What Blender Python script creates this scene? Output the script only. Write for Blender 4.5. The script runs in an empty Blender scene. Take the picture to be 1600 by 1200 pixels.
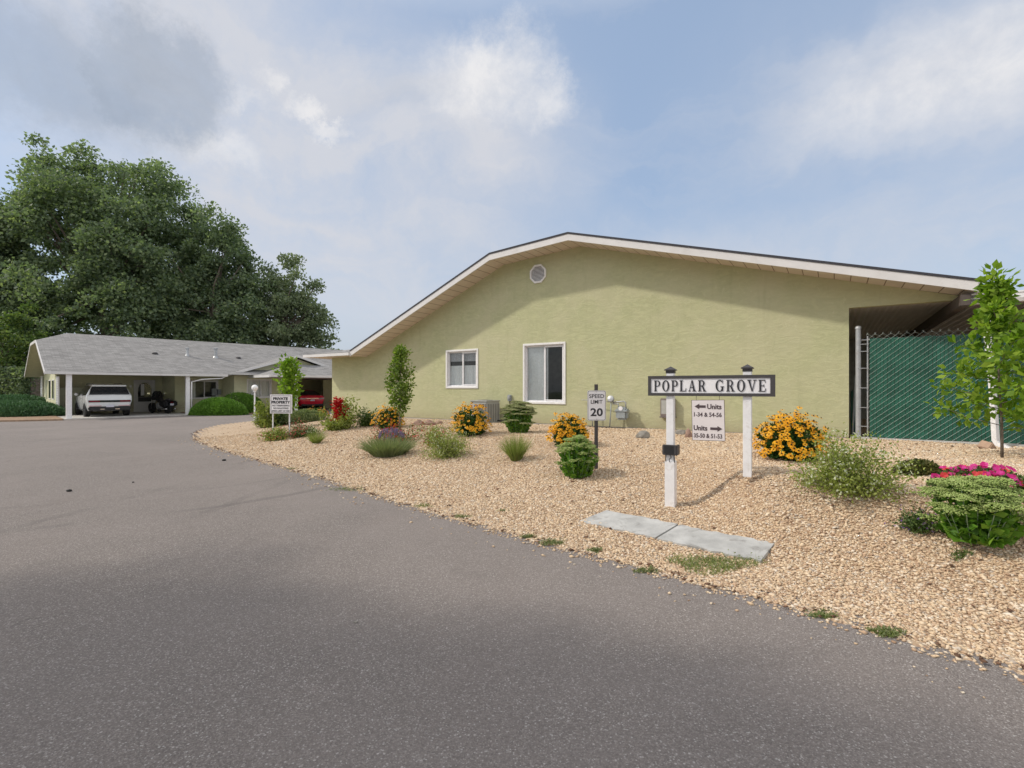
import bpy, bmesh, math, random
import numpy as np
from mathutils import Vector, Matrix, Euler
random.seed(7); rng = np.random.default_rng(7)
sc = bpy.context.scene
COL = sc.collection
R = math.radians
# ------------------------------------------------------------------ camera
F = 769.0; EYE = 1.6                       # focal length in photo pixels, eye height
cam_d = bpy.data.cameras.new('camera'); cam = bpy.data.objects.new('camera', cam_d); COL.objects.link(cam)
cam.location = (0, 0, EYE); cam.rotation_euler = (R(90), 0, 0)
cam_d.sensor_width = 36; cam_d.lens = F / 1600 * 36; cam_d.shift_y = 6 / 1600
cam_d.clip_start = .05; cam_d.clip_end = 2000
sc.camera = cam
# ------------------------------------------------------------------ light
SUN_T = Vector((1.445, .034, -1.30)).normalized()      # the way the sunlight travels
sd = bpy.data.lights.new('sun', 'SUN'); so = bpy.data.objects.new('sun', sd); COL.objects.link(so)
sd.energy = 2.15; sd.angle = R(2.4); sd.color = (1, .93, .82)
so.rotation_euler = SUN_T.to_track_quat('-Z', 'Y').to_euler(); so.location = (-10, 0, 20)
w = bpy.data.worlds.new('World'); sc.world = w; w.use_nodes = True
sc.view_settings.view_transform = 'Standard'; sc.view_settings.look = 'None'
sc.view_settings.exposure = 0.27; sc.view_settings.gamma = 1

class NT:
    """small helper for node graphs"""
    def __init__(s, nt): s.nt = nt; s.N = nt.nodes; s.L = nt.links
    def n(s, t, **k):
        o = s.N.new(t)
        for a, b in k.items(): setattr(o, a, b)
        return o
    def put(s, sock, v):
        if isinstance(v, bpy.types.NodeSocket): s.L.new(v, sock)
        elif v is not None:
            if isinstance(v, tuple) and len(v) == 3 and sock.type == 'RGBA': v = v + (1,)
            sock.default_value = v
    def math(s, op, a, b=None, c=None, clamp=False):
        o = s.n('ShaderNodeMath', operation=op, use_clamp=clamp)
        s.put(o.inputs[0], a)
        if b is not None: s.put(o.inputs[1], b)
        if c is not None: s.put(o.inputs[2], c)
        return o.outputs[0]
    def vmath(s, op, a, b=None, out=0):
        o = s.n('ShaderNodeVectorMath', operation=op); s.put(o.inputs[0], a)
        if b is not None: s.put(o.inputs[1], b)
        return o.outputs[out]
    def mix(s, f, a, b, typ='MIX'):
        o = s.n('ShaderNodeMix', data_type='RGBA', blend_type=typ)
        s.put(o.inputs[0], f); s.put(o.inputs[6], a); s.put(o.inputs[7], b); return o.outputs[2]
    def noise(s, vec, scale, detail=4, rough=.55, dist=0, out=0):
        o = s.n('ShaderNodeTexNoise'); s.put(o.inputs['Vector'], vec)
        o.inputs['Scale'].default_value = scale; o.inputs['Detail'].default_value = detail
        o.inputs['Roughness'].default_value = rough; o.inputs['Distortion'].default_value = dist
        return o.outputs[out]
    def voro(s, vec, scale, feature='F1', out=0, rnd=1.0):
        o = s.n('ShaderNodeTexVoronoi', feature=feature); s.put(o.inputs['Vector'], vec)
        o.inputs['Scale'].default_value = scale; o.inputs['Randomness'].default_value = rnd
        return o.outputs[out]
    def rng(s, v, a, b, c=0., d=1., smooth=False):
        o = s.n('ShaderNodeMapRange', interpolation_type='SMOOTHSTEP' if smooth else 'LINEAR')
        s.put(o.inputs[0], v)
        for i, x in enumerate((a, b, c, d)): s.put(o.inputs[i + 1], x)
        return o.outputs[0]
    def ramp(s, v, stops):
        o = s.n('ShaderNodeValToRGB'); s.put(o.inputs[0], v); e = o.color_ramp.elements
        while len(e) < len(stops): e.new(.5)
        for q, (p, c) in zip(e, stops): q.position = p; q.color = (*c, 1)
        return o.outputs[0]
    def bump(s, h, strength, dist, nrm=None):
        o = s.n('ShaderNodeBump'); s.put(o.inputs['Height'], h)
        o.inputs['Strength'].default_value = strength; o.inputs['Distance'].default_value = dist
        if nrm is not None: s.put(o.inputs['Normal'], nrm)
        return o.outputs[0]
    def mapping(s, vec, scale=(1, 1, 1), rot=(0, 0, 0)):
        o = s.n('ShaderNodeMapping'); s.put(o.inputs[0], vec)
        o.inputs['Scale'].default_value = scale; o.inputs['Rotation'].default_value = rot; return o.outputs[0]

def pdir(px, py):
    v = Vector(((px - 800) / F, 1, (606 - py) / F)); return v.normalized()

# ---- sky: Nishita with procedural clouds, laid out by compass direction and elevation
g = NT(w.node_tree); g.N.clear()
tc = g.n('ShaderNodeTexCoord').outputs['Generated']
sky = g.n('ShaderNodeTexSky', sky_type='NISHITA'); sky.sun_disc = False
sky.sun_elevation = R(42); sky.sun_rotation = R(270); sky.air_density = 1.1; sky.dust_density = 1.6; sky.ozone_density = 1.3
sep = g.n('ShaderNodeSeparateXYZ'); g.put(sep.inputs[0], tc)
# flatten directions onto a cloud plane so the streaks foreshorten toward the horizon
zc = g.math('ADD', g.math('MAXIMUM', sep.outputs[2], 0.0), .22)
cmb = g.n('ShaderNodeCombineXYZ'); g.put(cmb.inputs[0], g.math('DIVIDE', sep.outputs[0], zc)); g.put(cmb.inputs[1], g.math('DIVIDE', sep.outputs[1], zc))
cp = cmb.outputs[0]
def warped(scale, amt, det=9, ro=.68):
    q = g.n('ShaderNodeVectorMath', operation='SCALE'); g.put(q.inputs[0], g.vmath('SUBTRACT', g.noise(tc, scale, det, ro, out=1), (.5, .5, .5))); q.inputs['Scale'].default_value = amt
    return g.vmath('ADD', tc, q.outputs[0])
wsoft = warped(2.2, .34, 6, .6); wcrisp = warped(9., .16, 10, .72)
def blob(px, py, rx, rz, soft=1.0, wv=None):
    v = g.vmath('SUBTRACT', wv or wsoft, tuple(pdir(px, py))); v = g.mapping(v, (1 / rx, 1 / rx, 1 / rz))
    return g.rng(g.vmath('LENGTH', v, out=1), 1.0, 1.0 - soft, 0., 1., True)
def mx_(*a):
    o = a[0]
    for q in a[1:]: o = g.math('MAXIMUM', o, q)
    return o
def ml(a, b): return g.math('MULTIPLY', a, b)
n_fine = g.noise(tc, 11., 10, .66, .2); n_mid = g.noise(wsoft, 3.4, 9, .62, .2)
n_str = g.noise(g.mapping(wsoft, (1.2, 1.2, 6.0), (0, .35, 0)), 1.5, 9, .60, .3)
# thin high veil, densest left of centre, trailing off in streaks to the right
veil = mx_(blob(560, 310, .56, .40, .8), ml(blob(420, 130, .60, .30, .9), .95), ml(blob(1150, 440, .80, .20, .9), .75), ml(blob(1450, 180, .45, .30, .9), .42))
veil = ml(veil, g.rng(n_mid, .32, .64, .45, 1.12))
veil = g.math('ADD', veil, ml(g.rng(n_str, .42, .72, 0, .42), g.rng(sep.outputs[2], .02, .2)), clamp=True)
puff = mx_(blob(760, 120, .155, .085, .8, wcrisp), ml(blob(845, 150, .07, .07, .8, wcrisp), .8), blob(1480, 120, .24, .13, .95, wsoft), ml(blob(480, 175, .045, .035, .7, wcrisp), .9), ml(blob(520, 212, .045, .020, .8, wcrisp), .8), ml(blob(425, 122, .035, .025, .8, wcrisp), .7),
           ml(blob(380, 150, .06, .03, .9, wcrisp), .6), ml(blob(300, 225, .12, .045, .9, wcrisp), .8))
puff = ml(puff, g.rng(n_fine, .30, .60, .45, 1.0))
dark = mx_(blob(235, 125, .115, .115, .5, wcrisp), ml(blob(80, 110, .20, .11, .7, wcrisp), .75))
dark = ml(dark, g.rng(n_mid, .30, .58, .45, 1.))
shade = ml(blob(700, 160, .20, .05, .9, wsoft), .30)
rest = g.rng(g.noise(cp, .8, 7, .58, .3), .36, .60, .15, .9)       # clouds added over the unseen sky, brightened to fill the shade
back = g.rng(sep.outputs[1], .25, -.15, 0, 1.)
rest = g.math('MULTIPLY', rest, g.math('MAXIMUM', back, g.rng(sep.outputs[2], .6, .8)))
skyc = g.mix(.72, g.mix(1.0, sky.outputs[0], (1.25, 1.2, 1.15), 'MULTIPLY'), (1.95, 2.55, 3.55))
CB = 3.80
c = g.mix(ml(veil, .92), skyc, g.mix(n_mid, (CB * .88, CB * .93, CB * 1.04), (CB * 1.03, CB * 1.03, CB * 1.08)))
c = g.mix(shade, c, (CB * .72, CB * .78, CB * .90))
c = g.mix(ml(puff, .88), c, g.mix(n_fine, (CB * 1.02, CB * 1.03, CB * 1.08), (CB * 1.42, CB * 1.39, CB * 1.37)))
c = g.mix(rest, c, (CB * 1.95, CB * 1.90, CB * 1.82))
c = g.mix(ml(dark, .72), c, g.mix(n_fine, (CB * .34, CB * .43, CB * .58), (CB * .62, CB * .70, CB * .82)))
low = g.rng(sep.outputs[2], .14, .0, 0, .5)
c = g.mix(low, c, (CB * .70, CB * .78, CB * .88))
bg = g.n('ShaderNodeBackground'); g.put(bg.inputs[0], c); bg.inputs[1].default_value = .15
out = g.n('ShaderNodeOutputWorld'); g.L.new(bg.outputs[0], out.inputs[0])

# ------------------------------------------------------------------ materials
def pm(name, base, rough=.75, var=.12, vs=6., bump=0., bs=60., metal=0., dirt=None, coat=0., spec=.5, hue=None):
    """plain procedural surface: base colour with blotchy variation, fine bump"""
    m = bpy.data.materials.new(name); m.use_nodes = True; g = NT(m.node_tree)
    b = m.node_tree.nodes['Principled BSDF']
    co = g.n('ShaderNodeTexCoord').outputs['Object']
    n = g.noise(co, vs, 5, .6)
    lo = tuple(x * (1 - var) for x in base); hi = tuple(min(1, x * (1 + var)) for x in base)
    if hue: hi = hue
    c = g.ramp(n, [(.3, lo), (.7, hi)])
    if dirt:
        c = g.mix(g.rng(g.noise(co, dirt[1], 6, .65, .5), .55, .75, 0, dirt[2]), c, dirt[0])
    g.put(b.inputs['Base Color'], c)
    g.put(b.inputs['Roughness'], g.rng(n, .3, .7, max(0, rough - .06), min(1, rough + .06)))
    b.inputs['Metallic'].default_value = metal; b.inputs['Coat Weight'].default_value = coat
    b.inputs['Specular IOR Level'].default_value = spec
    if bump: g.put(b.inputs['Normal'], g.bump(g.noise(co, bs, 4, .6), bump, .01))
    return m

def foliage(name, stops, trans=.35, rough=.55):
    """leaf surface: each leaf its own green, some light through it"""
    m = bpy.data.materials.new(name); m.use_nodes = True; g = NT(m.node_tree); g.N.clear()
    geo = g.n('ShaderNodeNewGeometry')
    co = g.n('ShaderNodeTexCoord').outputs['Object']
    r = g.math('ADD', g.math('MULTIPLY', geo.outputs['Random Per Island'], .7), g.math('MULTIPLY', g.noise(co, 1.7, 3), .6))
    r = g.math('SUBTRACT', r, .15)
    c = g.ramp(r, stops)
    p = g.n('ShaderNodeBsdfPrincipled'); g.put(p.inputs['Base Color'], c); p.inputs['Roughness'].default_value = rough
    p.inputs['Specular IOR Level'].default_value = .3
    t = g.n('ShaderNodeBsdfTranslucent'); g.put(t.inputs[0], g.mix(1., c, (1.15, 1.3, .6), 'MULTIPLY'))
    mx = g.n('ShaderNodeMixShader'); mx.inputs[0].default_value = trans
    g.L.new(p.outputs[0], mx.inputs[1]); g.L.new(t.outputs[0], mx.inputs[2])
    o = g.n('ShaderNodeOutputMaterial'); g.L.new(mx.outputs[0], o.inputs[0]); return m

def ml3(g, a, b): return g.math('MULTIPLY', a, b)
def stucco(name, base):
    m = bpy.data.materials.new(name); m.use_nodes = True; g = NT(m.node_tree)
    b = m.node_tree.nodes['Principled BSDF']; co = g.n('ShaderNodeTexCoord').outputs['Object']
    tro = g.noise(g.mapping(co, (1., 1., 2.6)), 3.2, 7, .62, 1.2)            # trowel passes
    tro2 = g.noise(g.mapping(co, (2.4, 1, 1.), (0, .3, 0)), 5.5, 5, .6, .8)
    blot = g.noise(co, .55, 5, .6, .4)
    c = g.mix(g.rng(tro, .38, .66), tuple(x * .92 for x in base), tuple(x * 1.08 for x in base))
    c = g.mix(g.rng(blot, .40, .66, 0, .75), c, (base[0] * 1.12, base[1] * 1.06, base[2] * 1.18))
    c = g.mix(g.rng(tro2, .60, .72, 0, .42), c, (base[0] * 1.28, base[1] * 1.25, base[2] * 1.4))
    st = g.noise(g.mapping(co, (3., 3., .35)), 1.3, 6, .7)
    c = g.mix(g.rng(g.noise(co, 1.3, 8, .7, .8), .50, .72, 0, .30), c, (base[0] * .80, base[1] * .84, base[2] * .78))
    c = g.mix(g.rng(st, .55, .78, 0, .38), c, (base[0] * .74, base[1] * .73, base[2] * .72))
    ck = g.voro(g.vmath('ADD', co, g.noise(co, 1.6, 6, .65, out=1)), .42, 'DISTANCE_TO_EDGE')
    c = g.mix(ml3(g, g.rng(ck, .0030, .0008), g.rng(g.noise(co, .35, 3), .50, .58, 0, .45)), c, (.26, .25, .15))
    # splash-back grime just above the gravel
    sp = g.n('ShaderNodeSeparateXYZ'); g.put(sp.inputs[0], co)
    c = g.mix(g.math('MULTIPLY', g.rng(sp.outputs[2], .82, .46), g.rng(tro, .35, .6, .15, .65)), c, (.30, .25, .17))
    g.put(b.inputs['Base Color'], c); b.inputs['Roughness'].default_value = .93; b.inputs['Specular IOR Level'].default_value = .15
    h = g.math('ADD', g.math('MULTIPLY', g.rng(tro, .45, .60), .8), g.math('MULTIPLY', g.rng(tro2, .5, .62), .5))
    h = g.math('ADD', h, g.math('MULTIPLY', g.noise(co, 70, 3), .35))
    g.put(b.inputs['Normal'], g.bump(h, .30, .010)); return m

def shingles(name, base):
    m = bpy.data.materials.new(name); m.use_nodes = True; g = NT(m.node_tree)
    b = m.node_tree.nodes['Principled BSDF']; co = g.n('ShaderNodeTexCoord').outputs['Object']
    br = g.n('ShaderNodeTexBrick'); g.put(br.inputs['Vector'], co); br.offset = .37
    br.inputs['Scale'].default_value = 1.; br.inputs['Brick Width'].default_value = .33; br.inputs['Row Height'].default_value = .14
    br.inputs['Mortar Size'].default_value = .008
    br.inputs['Color1'].default_value = (*[x * .72 for x in base], 1); br.inputs['Color2'].default_value = (*[x * 1.3 for x in base], 1)
    br.inputs['Mortar'].default_value = (*[x * .4 for x in base], 1)
    c = g.mix(g.rng(g.noise(co, 1.1, 5, .6), .35, .7, 0, .5), br.outputs[0], tuple(x * 1.18 for x in base))
    c = g.mix(g.rng(g.noise(co, 60, 2), .3, .7, 0, .35), c, tuple(x * .6 for x in base))
    g.put(b.inputs['Base Color'], c); b.inputs['Roughness'].default_value = .95
    g.put(b.inputs['Normal'], g.bump(br.outputs['Fac'], .5, -.01)); return m

def glass(name, tint=(.03, .035, .04), rough=.03):
    m = bpy.data.materials.new(name); m.use_nodes = True; g = NT(m.node_tree); g.N.clear()
    gl = g.n('ShaderNodeBsdfGlossy'); gl.inputs['Roughness'].default_value = rough
    tr = g.n('ShaderNodeBsdfTransparent'); tr.inputs[0].default_value = (.92, .94, .94, 1)
    fr = g.n('ShaderNodeFresnel'); fr.inputs[0].default_value = 1.5
    co = g.n('ShaderNodeTexCoord').outputs['Object']
    g.put(fr.inputs['Normal'], g.bump(g.noise(co, 1.3, 2), .03, .02)) if False else None
    mx = g.n('ShaderNodeMixShader'); g.put(mx.inputs[0], g.math('ADD', g.math('MULTIPLY', fr.outputs[0], .85), .01, clamp=True))
    g.put(gl.inputs['Color'], g.ramp(g.noise(co, .8, 2), [(.3, (.82, .86, .88)), (.7, (.95, .97, .98))]))
    g.L.new(tr.outputs[0], mx.inputs[1]); g.L.new(gl.outputs[0], mx.inputs[2])
    o = g.n('ShaderNodeOutputMaterial'); g.L.new(mx.outputs[0], o.inputs[0]); return m

M = {}
M['stucco'] = stucco('green_stucco', (.470, .474, .282))
M['stucco_far'] = stucco('pale_green_stucco', (.62, .63, .42))
M['shingle'] = shingles('grey_shingles', (.265, .255, .248))
M['shingle_dark'] = pm('shingle_edge', (.045, .045, .055), .9, .3, 20)
M['white'] = pm('white_paint', (.80, .79, .78), .5, .05, 3, dirt=((.45, .42, .38), 5, .35))
M['white_post'] = pm('white_vinyl', (.80, .79, .80), .4, .06, 9, dirt=((.50, .45, .39), 11, .55), bump=.25, bs=25)
M['fascia'] = pm('white_fascia', (.68, .66, .65), .5, .05, 2, dirt=((.50, .46, .43), 3, .35))
M['trim'] = pm('grey_trim', (.40, .42, .30), .7, .06)
M['black'] = pm('black_plastic', (.015, .015, .017), .45, .2)
M['charcoal'] = pm('charcoal_paint', (.055, .05, .052), .55, .12, 9, bump=.15, bs=90)
M['ink'] = pm('black_lettering', (.025, .024, .03), .6, .1)
M['inkdim'] = pm('brown_lettering', (.075, .05, .055), .6, .1)
M['signwhite'] = pm('white_sign_face', (.80, .78, .80), .45, .04, 4, dirt=((.45, .42, .42), 3, .3))
M['signwarm'] = pm('off_white_sign_face', (.74, .68, .68), .5, .05, 4, dirt=((.42, .37, .36), 3, .3))
M['lampwhite'] = pm('white_globe', (.85, .85, .84), .25, .03)
M['galv'] = pm('galvanised_steel', (.42, .43, .44), .45, .12, 14, metal=.4, dirt=((.2, .14, .09), 8, .3))
M['wire'] = pm('galvanised_wire', (.40, .46, .43), .5, .1, metal=.2)
M['slat'] = pm('green_privacy_slat', (.015, .10, .066), .45, .35, 3.)
M['concrete'] = pm('concrete', (.50, .48, .45), .9, .12, 5, bump=.3, bs=120, dirt=((.22, .19, .17), 2.2, .6))
M['slab'] = pm('weathered_concrete', (.43, .425, .41), .9, .2, 5, bump=.5, bs=110, dirt=((.12, .105, .09), 4.5, .95))
M['asph_dark'] = pm('tar_crumb', (.012, .012, .012), .7)
M['bark'] = pm('bark', (.16, .13, .105), .9, .35, 12, bump=.8, bs=40)
M['bark_pale'] = pm('pale_bark', (.17, .14, .11), .9, .3, 20, bump=.6, bs=60)
M['stem'] = pm('green_stem', (.09, .14, .035), .7, .2)
M['stem_pale'] = pm('pale_stem', (.22, .30, .17), .7, .15)
M['rock'] = pm('grey_rock', (.27, .25, .22), .9, .35, 7, bump=.9, bs=30)
M['rock_pink'] = pm('pink_rock', (.34, .22, .17), .9, .3, 8, bump=.9, bs=30)
M['brick'] = pm('tan_paver', (.40, .27, .19), .9, .12, 12, bump=.4, bs=90)
M['beam'] = pm('dark_beam', (.10, .08, .07), .8, .2)
M['ceiling'] = pm('painted_metal_ceiling', (.62, .57, .55), .55, .1)
M['interior'] = pm('dim_interior', (.32, .32, .29), .9, .2)
M['curtain'] = pm('sheer_curtain', (.86, .87, .87), .9, .08, 20)
M['valance'] = pm('dark_valance', (.03, .03, .03), .9, .3, 30)
M['lace'] = pm('lace', (.55, .55, .57), .9, .5, 45)
M['glass'] = glass('window_glass')
M['carglass'] = pm('dark_car_glass', (.02, .024, .028), .08, .1, spec=.8)
M['carwhite'] = pm('white_car_paint', (.76, .78, .79), .25, .03, 2, coat=.6)
M['carred'] = pm('red_car_paint', (.72, .015, .045), .25, .08, 2, coat=.8)
M['tail'] = pm('tail_light_red', (.16, .008, .02), .2, .2)
M['tyre'] = pm('tyre_rubber', (.018, .018, .018), .8, .2)
M['rim'] = pm('alloy_rim', (.42, .42, .43), .3, .1, metal=.7)
M['chrome'] = pm('chrome', (.75, .75, .76), .12, .05, metal=1.)
M['reflector'] = pm('pale_reflector', (.62, .40, .42), .3, .1)
M['plate'] = pm('licence_plate', (.60, .60, .68), .4, .06, 30)
M['acgrey'] = pm('beige_grey_metal', (.40, .40, .37), .5, .08)
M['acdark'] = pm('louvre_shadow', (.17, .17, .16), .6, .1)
M['meter'] = pm('meter_grey', (.30, .33, .34), .5, .12)
M['boxbrown'] = pm('taupe_box', (.22, .18, .165), .55, .1)
M['door'] = pm('grey_door', (.70, .70, .68), .5, .05)
M['soil'] = pm('dry_soil', (.30, .20, .13), .95, .3, 9, bump=.8, bs=60)
M['grassgreen'] = pm('lawn_ground', (.07, .10, .03), .95, .4, 3, bump=.6, bs=40)
M['blueclth'] = pm('blue_label', (.05, .09, .25), .5)

# asphalt
def ml2(g, a, b): return g.math('MULTIPLY', a, b)
def asphalt():
    m = bpy.data.materials.new('asphalt'); m.use_nodes = True; g = NT(m.node_tree)
    b = m.node_tree.nodes['Principled BSDF']; co = g.n('ShaderNodeTexCoord').outputs['Object']
    vc = g.voro(co, 135, out=1); vd = g.voro(co, 135, out=0)
    hs = g.n('ShaderNodeSeparateColor'); g.put(hs.inputs[0], vc)
    agg = g.ramp(hs.outputs[0], [(0, (.150, .130, .120)), (.45, (.225, .196, .180)), (.8, (.30, .265, .244)), (.93, (.38, .345, .32)), (1, (.58, .55, .52))])
    c = g.mix(g.rng(vd, .25, .6, 0, .55), agg, (.165, .143, .132))
    v2 = g.voro(co, 52, out=1); h2 = g.n('ShaderNodeSeparateColor'); g.put(h2.inputs[0], v2)
    d2 = g.voro(co, 52, out=0)
    c = g.mix(g.math('MULTIPLY', g.rng(h2.outputs[1], .90, .93), g.rng(d2, .34, .22)), c, (.46, .42, .395))
    blot = g.noise(co, .35, 6, .6, .6)
    c = g.mix(g.rng(blot, .35, .68, 0, .45), c, (.31, .268, .247))
    c = g.mix(g.rng(g.noise(co, 1.6, 5, .65), .55, .75, 0, .25), c, (.165, .143, .133))
    drip = g.voro(co, .8); c = g.mix(ml2(g, g.rng(g.math('ADD', drip, g.math('MULTIPLY', g.noise(co, 14, 4), .06)), .085, .05), .30), c, (.07, .06, .055))
    c = g.mix(g.rng(g.noise(g.mapping(co, (1, .35, 1), (0, 0, .9)), .9, 5, .6), .56, .72, 0, .22), c, (.20, .165, .15))
    cw = g.vmath('ADD', co, g.noise(co, 1.1, 6, .65, out=1)); ce = g.voro(cw, .30, 'DISTANCE_TO_EDGE')
    c = g.mix(ml2(g, g.rng(ce, .0022, .0008), g.rng(g.noise(co, .22, 3), .50, .62, 0, .65)), c, (.05, .042, .04))
    # curved tyre marks on the bend
    for (cx, cy, r, wd, st) in ((-8.6, 11.4, 6.6, .10, .32), (-8.6, 11.4, 5.2, .09, .22), (-20., 8.0, 14.5, .11, .3), (-20, 8, 16.1, .11, .22)):
        d = g.vmath('DISTANCE', g.mapping(co, (1, 1, 0)), (cx, cy, 0), out=1)
        a = g.math('ABSOLUTE', g.math('SUBTRACT', d, g.math('ADD', g.math('MULTIPLY', g.noise(co, .4, 2), .5), r - .25)))
        k = g.math('MULTIPLY', g.rng(a, wd, wd * .4, 0, st, True), g.rng(g.noise(co, .5, 3), .42, .6))
        c = g.mix(k, c, (.10, .09, .088))
    g.put(b.inputs['Base Color'], c); b.inputs['Roughness'].default_value = .88; b.inputs['Specular IOR Level'].default_value = .25
    h = g.math('ADD', g.math('MULTIPLY', g.rng(vd, .1, .7, 1, 0), 1.), g.math('MULTIPLY', g.noise(co, 22, 4), .6))
    g.put(b.inputs['Normal'], g.bump(h, .7, .006)); return m
M['asphalt'] = asphalt()
PEB = [(0, (.34, .215, .135)), (.12, (.52, .36, .235)), (.5, (.65, .49, .318)), (.78, (.74, .59, .415)), (.94, (.78, .68, .55)), (1, (.42, .36, .30))]
def gravel_ground():
    m = bpy.data.materials.new('gravel'); m.use_nodes = True; g = NT(m.node_tree)
    b = m.node_tree.nodes['Principled BSDF']; co = g.n('ShaderNodeTexCoord').outputs['Object']
    v = g.voro(co, 42, out=1); d = g.voro(co, 42, out=0)
    h = g.n('ShaderNodeSeparateColor'); g.put(h.inputs[0], v)
    c = g.ramp(h.outputs[0], PEB)
    c = g.mix(g.rng(d, .42, .66, 0, .55), c, (.22, .14, .085))
    c = g.mix(g.rng(g.noise(co, .8, 5, .6), .4, .7, 0, .3), c, (.42, .27, .18))
    g.put(b.inputs['Base Color'], c); b.inputs['Roughness'].default_value = .9
    g.put(b.inputs['Normal'], g.bump(g.rng(d, 0, .7, 1, 0), .9, .018)); return m
M['gravel'] = gravel_ground()
def pebble_mat():
    m = bpy.data.materials.new('pebbles'); m.use_nodes = True; g = NT(m.node_tree)
    b = m.node_tree.nodes['Principled BSDF']
    r = g.n('ShaderNodeNewGeometry').outputs['Random Per Island']
    co = g.n('ShaderNodeTexCoord').outputs['Object']
    c = g.ramp(r, PEB); c = g.mix(g.rng(g.noise(co, 90, 2), .4, .7, 0, .3), c, (.38, .24, .15))
    g.put(b.inputs['Base Color'], c); b.inputs['Roughness'].default_value = .8; return m
M['pebble'] = pebble_mat()

G = {}
G['tree'] = foliage('elm_leaves', [(0, (.08, .12, .08)), (.4, (.16, .215, .135)), (.75, (.24, .30, .17)), (1, (.36, .42, .20))], .45)
G['tree2'] = foliage('poplar_leaves', [(0, (.10, .135, .085)), (.5, (.19, .235, .14)), (1, (.32, .36, .21))], .36)
G['treey'] = foliage('young_elm_leaves', [(0, (.045, .085, .03)), (.5, (.10, .16, .05)), (1, (.26, .33, .07))], .35)
G['sapling'] = foliage('oak_leaves', [(0, (.06, .11, .015)), (.5, (.15, .23, .035)), (1, (.29, .38, .07))], .4)
G['ginkgo'] = foliage('bright_leaves', [(0, (.07, .15, .012)), (.45, (.17, .29, .025)), (1, (.36, .48, .07))], .45)
G['sedleaf'] = foliage('sedum_leaves', [(0, (.05, .14, .015)), (.5, (.13, .28, .03)), (1, (.26, .42, .06))], .35)
G['sedhead'] = foliage('sedum_heads', [(0, (.24, .33, .09)), (.5, (.38, .48, .15)), (1, (.54, .60, .27))], .2, .8)
G['sedheadg'] = foliage('aged_sedum_heads', [(0, (.22, .26, .10)), (.5, (.36, .39, .17)), (1, (.52, .52, .29))], .2, .8)
G['rudleaf'] = foliage('coneflower_leaves', [(0, (.012, .045, .010)), (.6, (.035, .09, .018)), (1, (.08, .15, .03))], .3)
G['petal'] = foliage('golden_petals', [(0, (.62, .24, .006)), (.5, (.84, .41, .012)), (1, (.93, .56, .04))], .3, .6)
G['petal2'] = foliage('orange_petals', [(0, (.50, .14, .01)), (.5, (.78, .27, .03)), (1, (.85, .42, .08))], .3, .6)
G['cone'] = pm('flower_cone', (.022, .012, .006), .8, .3)
G['pale'] = foliage('white_florets', [(0, (.48, .50, .36)), (.6, (.68, .70, .56)), (1, (.80, .80, .70))], .3, .7)
G['shrub'] = foliage('shrub_leaves', [(0, (.13, .16, .03)), (.5, (.26, .31, .07)), (1, (.42, .46, .15))], .35)
G['shrubd'] = foliage('dark_shrub_leaves', [(0, (.035, .075, .02)), (.5, (.085, .14, .035)), (1, (.18, .24, .07))], .3)
G['lav'] = foliage('lavender_leaves', [(0, (.13, .16, .08)), (.5, (.23, .28, .13)), (1, (.38, .42, .24))], .3)
G['lavfl'] = foliage('lavender_flowers', [(0, (.13, .09, .20)), (.5, (.22, .16, .32)), (1, (.34, .26, .42))], .2)
G['red'] = foliage('red_flowers', [(0, (.28, .008, .012)), (.5, (.52, .015, .02)), (1, (.68, .06, .05))], .25)
G['rose'] = foliage('dusty_red_flowers', [(0, (.25, .04, .05)), (.5, (.45, .07, .10)), (1, (.60, .20, .10))], .25)
G['pink'] = foliage('magenta_petals', [(0, (.45, .01, .13)), (.5, (.66, .03, .26)), (1, (.78, .10, .42))], .35)
G['redpk'] = foliage('scarlet_petals', [(0, (.6, .02, .05)), (1, (.8, .12, .10))], .35)
G['purple'] = foliage('violet_petals', [(0, (.10, .03, .25)), (1, (.38, .25, .45))], .3)
G['grassb'] = foliage('grass_blades', [(0, (.10, .15, .03)), (.5, (.22, .29, .07)), (1, (.42, .45, .17))], .35)
G['drygrass'] = foliage('dry_blades', [(0, (.18, .14, .05)), (1, (.38, .32, .15))], .3)
G['juniper'] = foliage('juniper_needles', [(0, (.04, .09, .045)), (.5, (.08, .17, .08)), (1, (.15, .27, .13))], .15)
G['boxw'] = foliage('clipped_leaves', [(0, (.06, .14, .02)), (.5, (.13, .27, .035)), (1, (.24, .42, .07))], .25)
G['weed'] = foliage('weed_leaves', [(0, (.10, .12, .04)), (.5, (.20, .24, .10)), (1, (.34, .35, .18))], .3)
G['mat'] = foliage('creeping_leaves', [(0, (.04, .06, .015)), (.5, (.09, .11, .03)), (1, (.20, .15, .06))], .25)
# ------------------------------------------------------------------ object helpers
def tag(o, label=None, cat=None, group=None, kind=None):
    if label: o['label'] = label
    if cat: o['category'] = cat
    if group: o['group'] = group
    if kind: o['kind'] = kind
    return o
def empty(name, loc=(0, 0, 0), rz=0., **k):
    o = bpy.data.objects.new(name, None); COL.objects.link(o); o.location = loc; o.rotation_euler = (0, 0, rz)
    o.empty_display_size = .2
    return tag(o, **k)
def copy_tree(o, parent=None):
    c = o.copy(); COL.objects.link(c); c.parent = parent
    for ch in list(o.children): copy_tree(ch, c)
    return c

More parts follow.
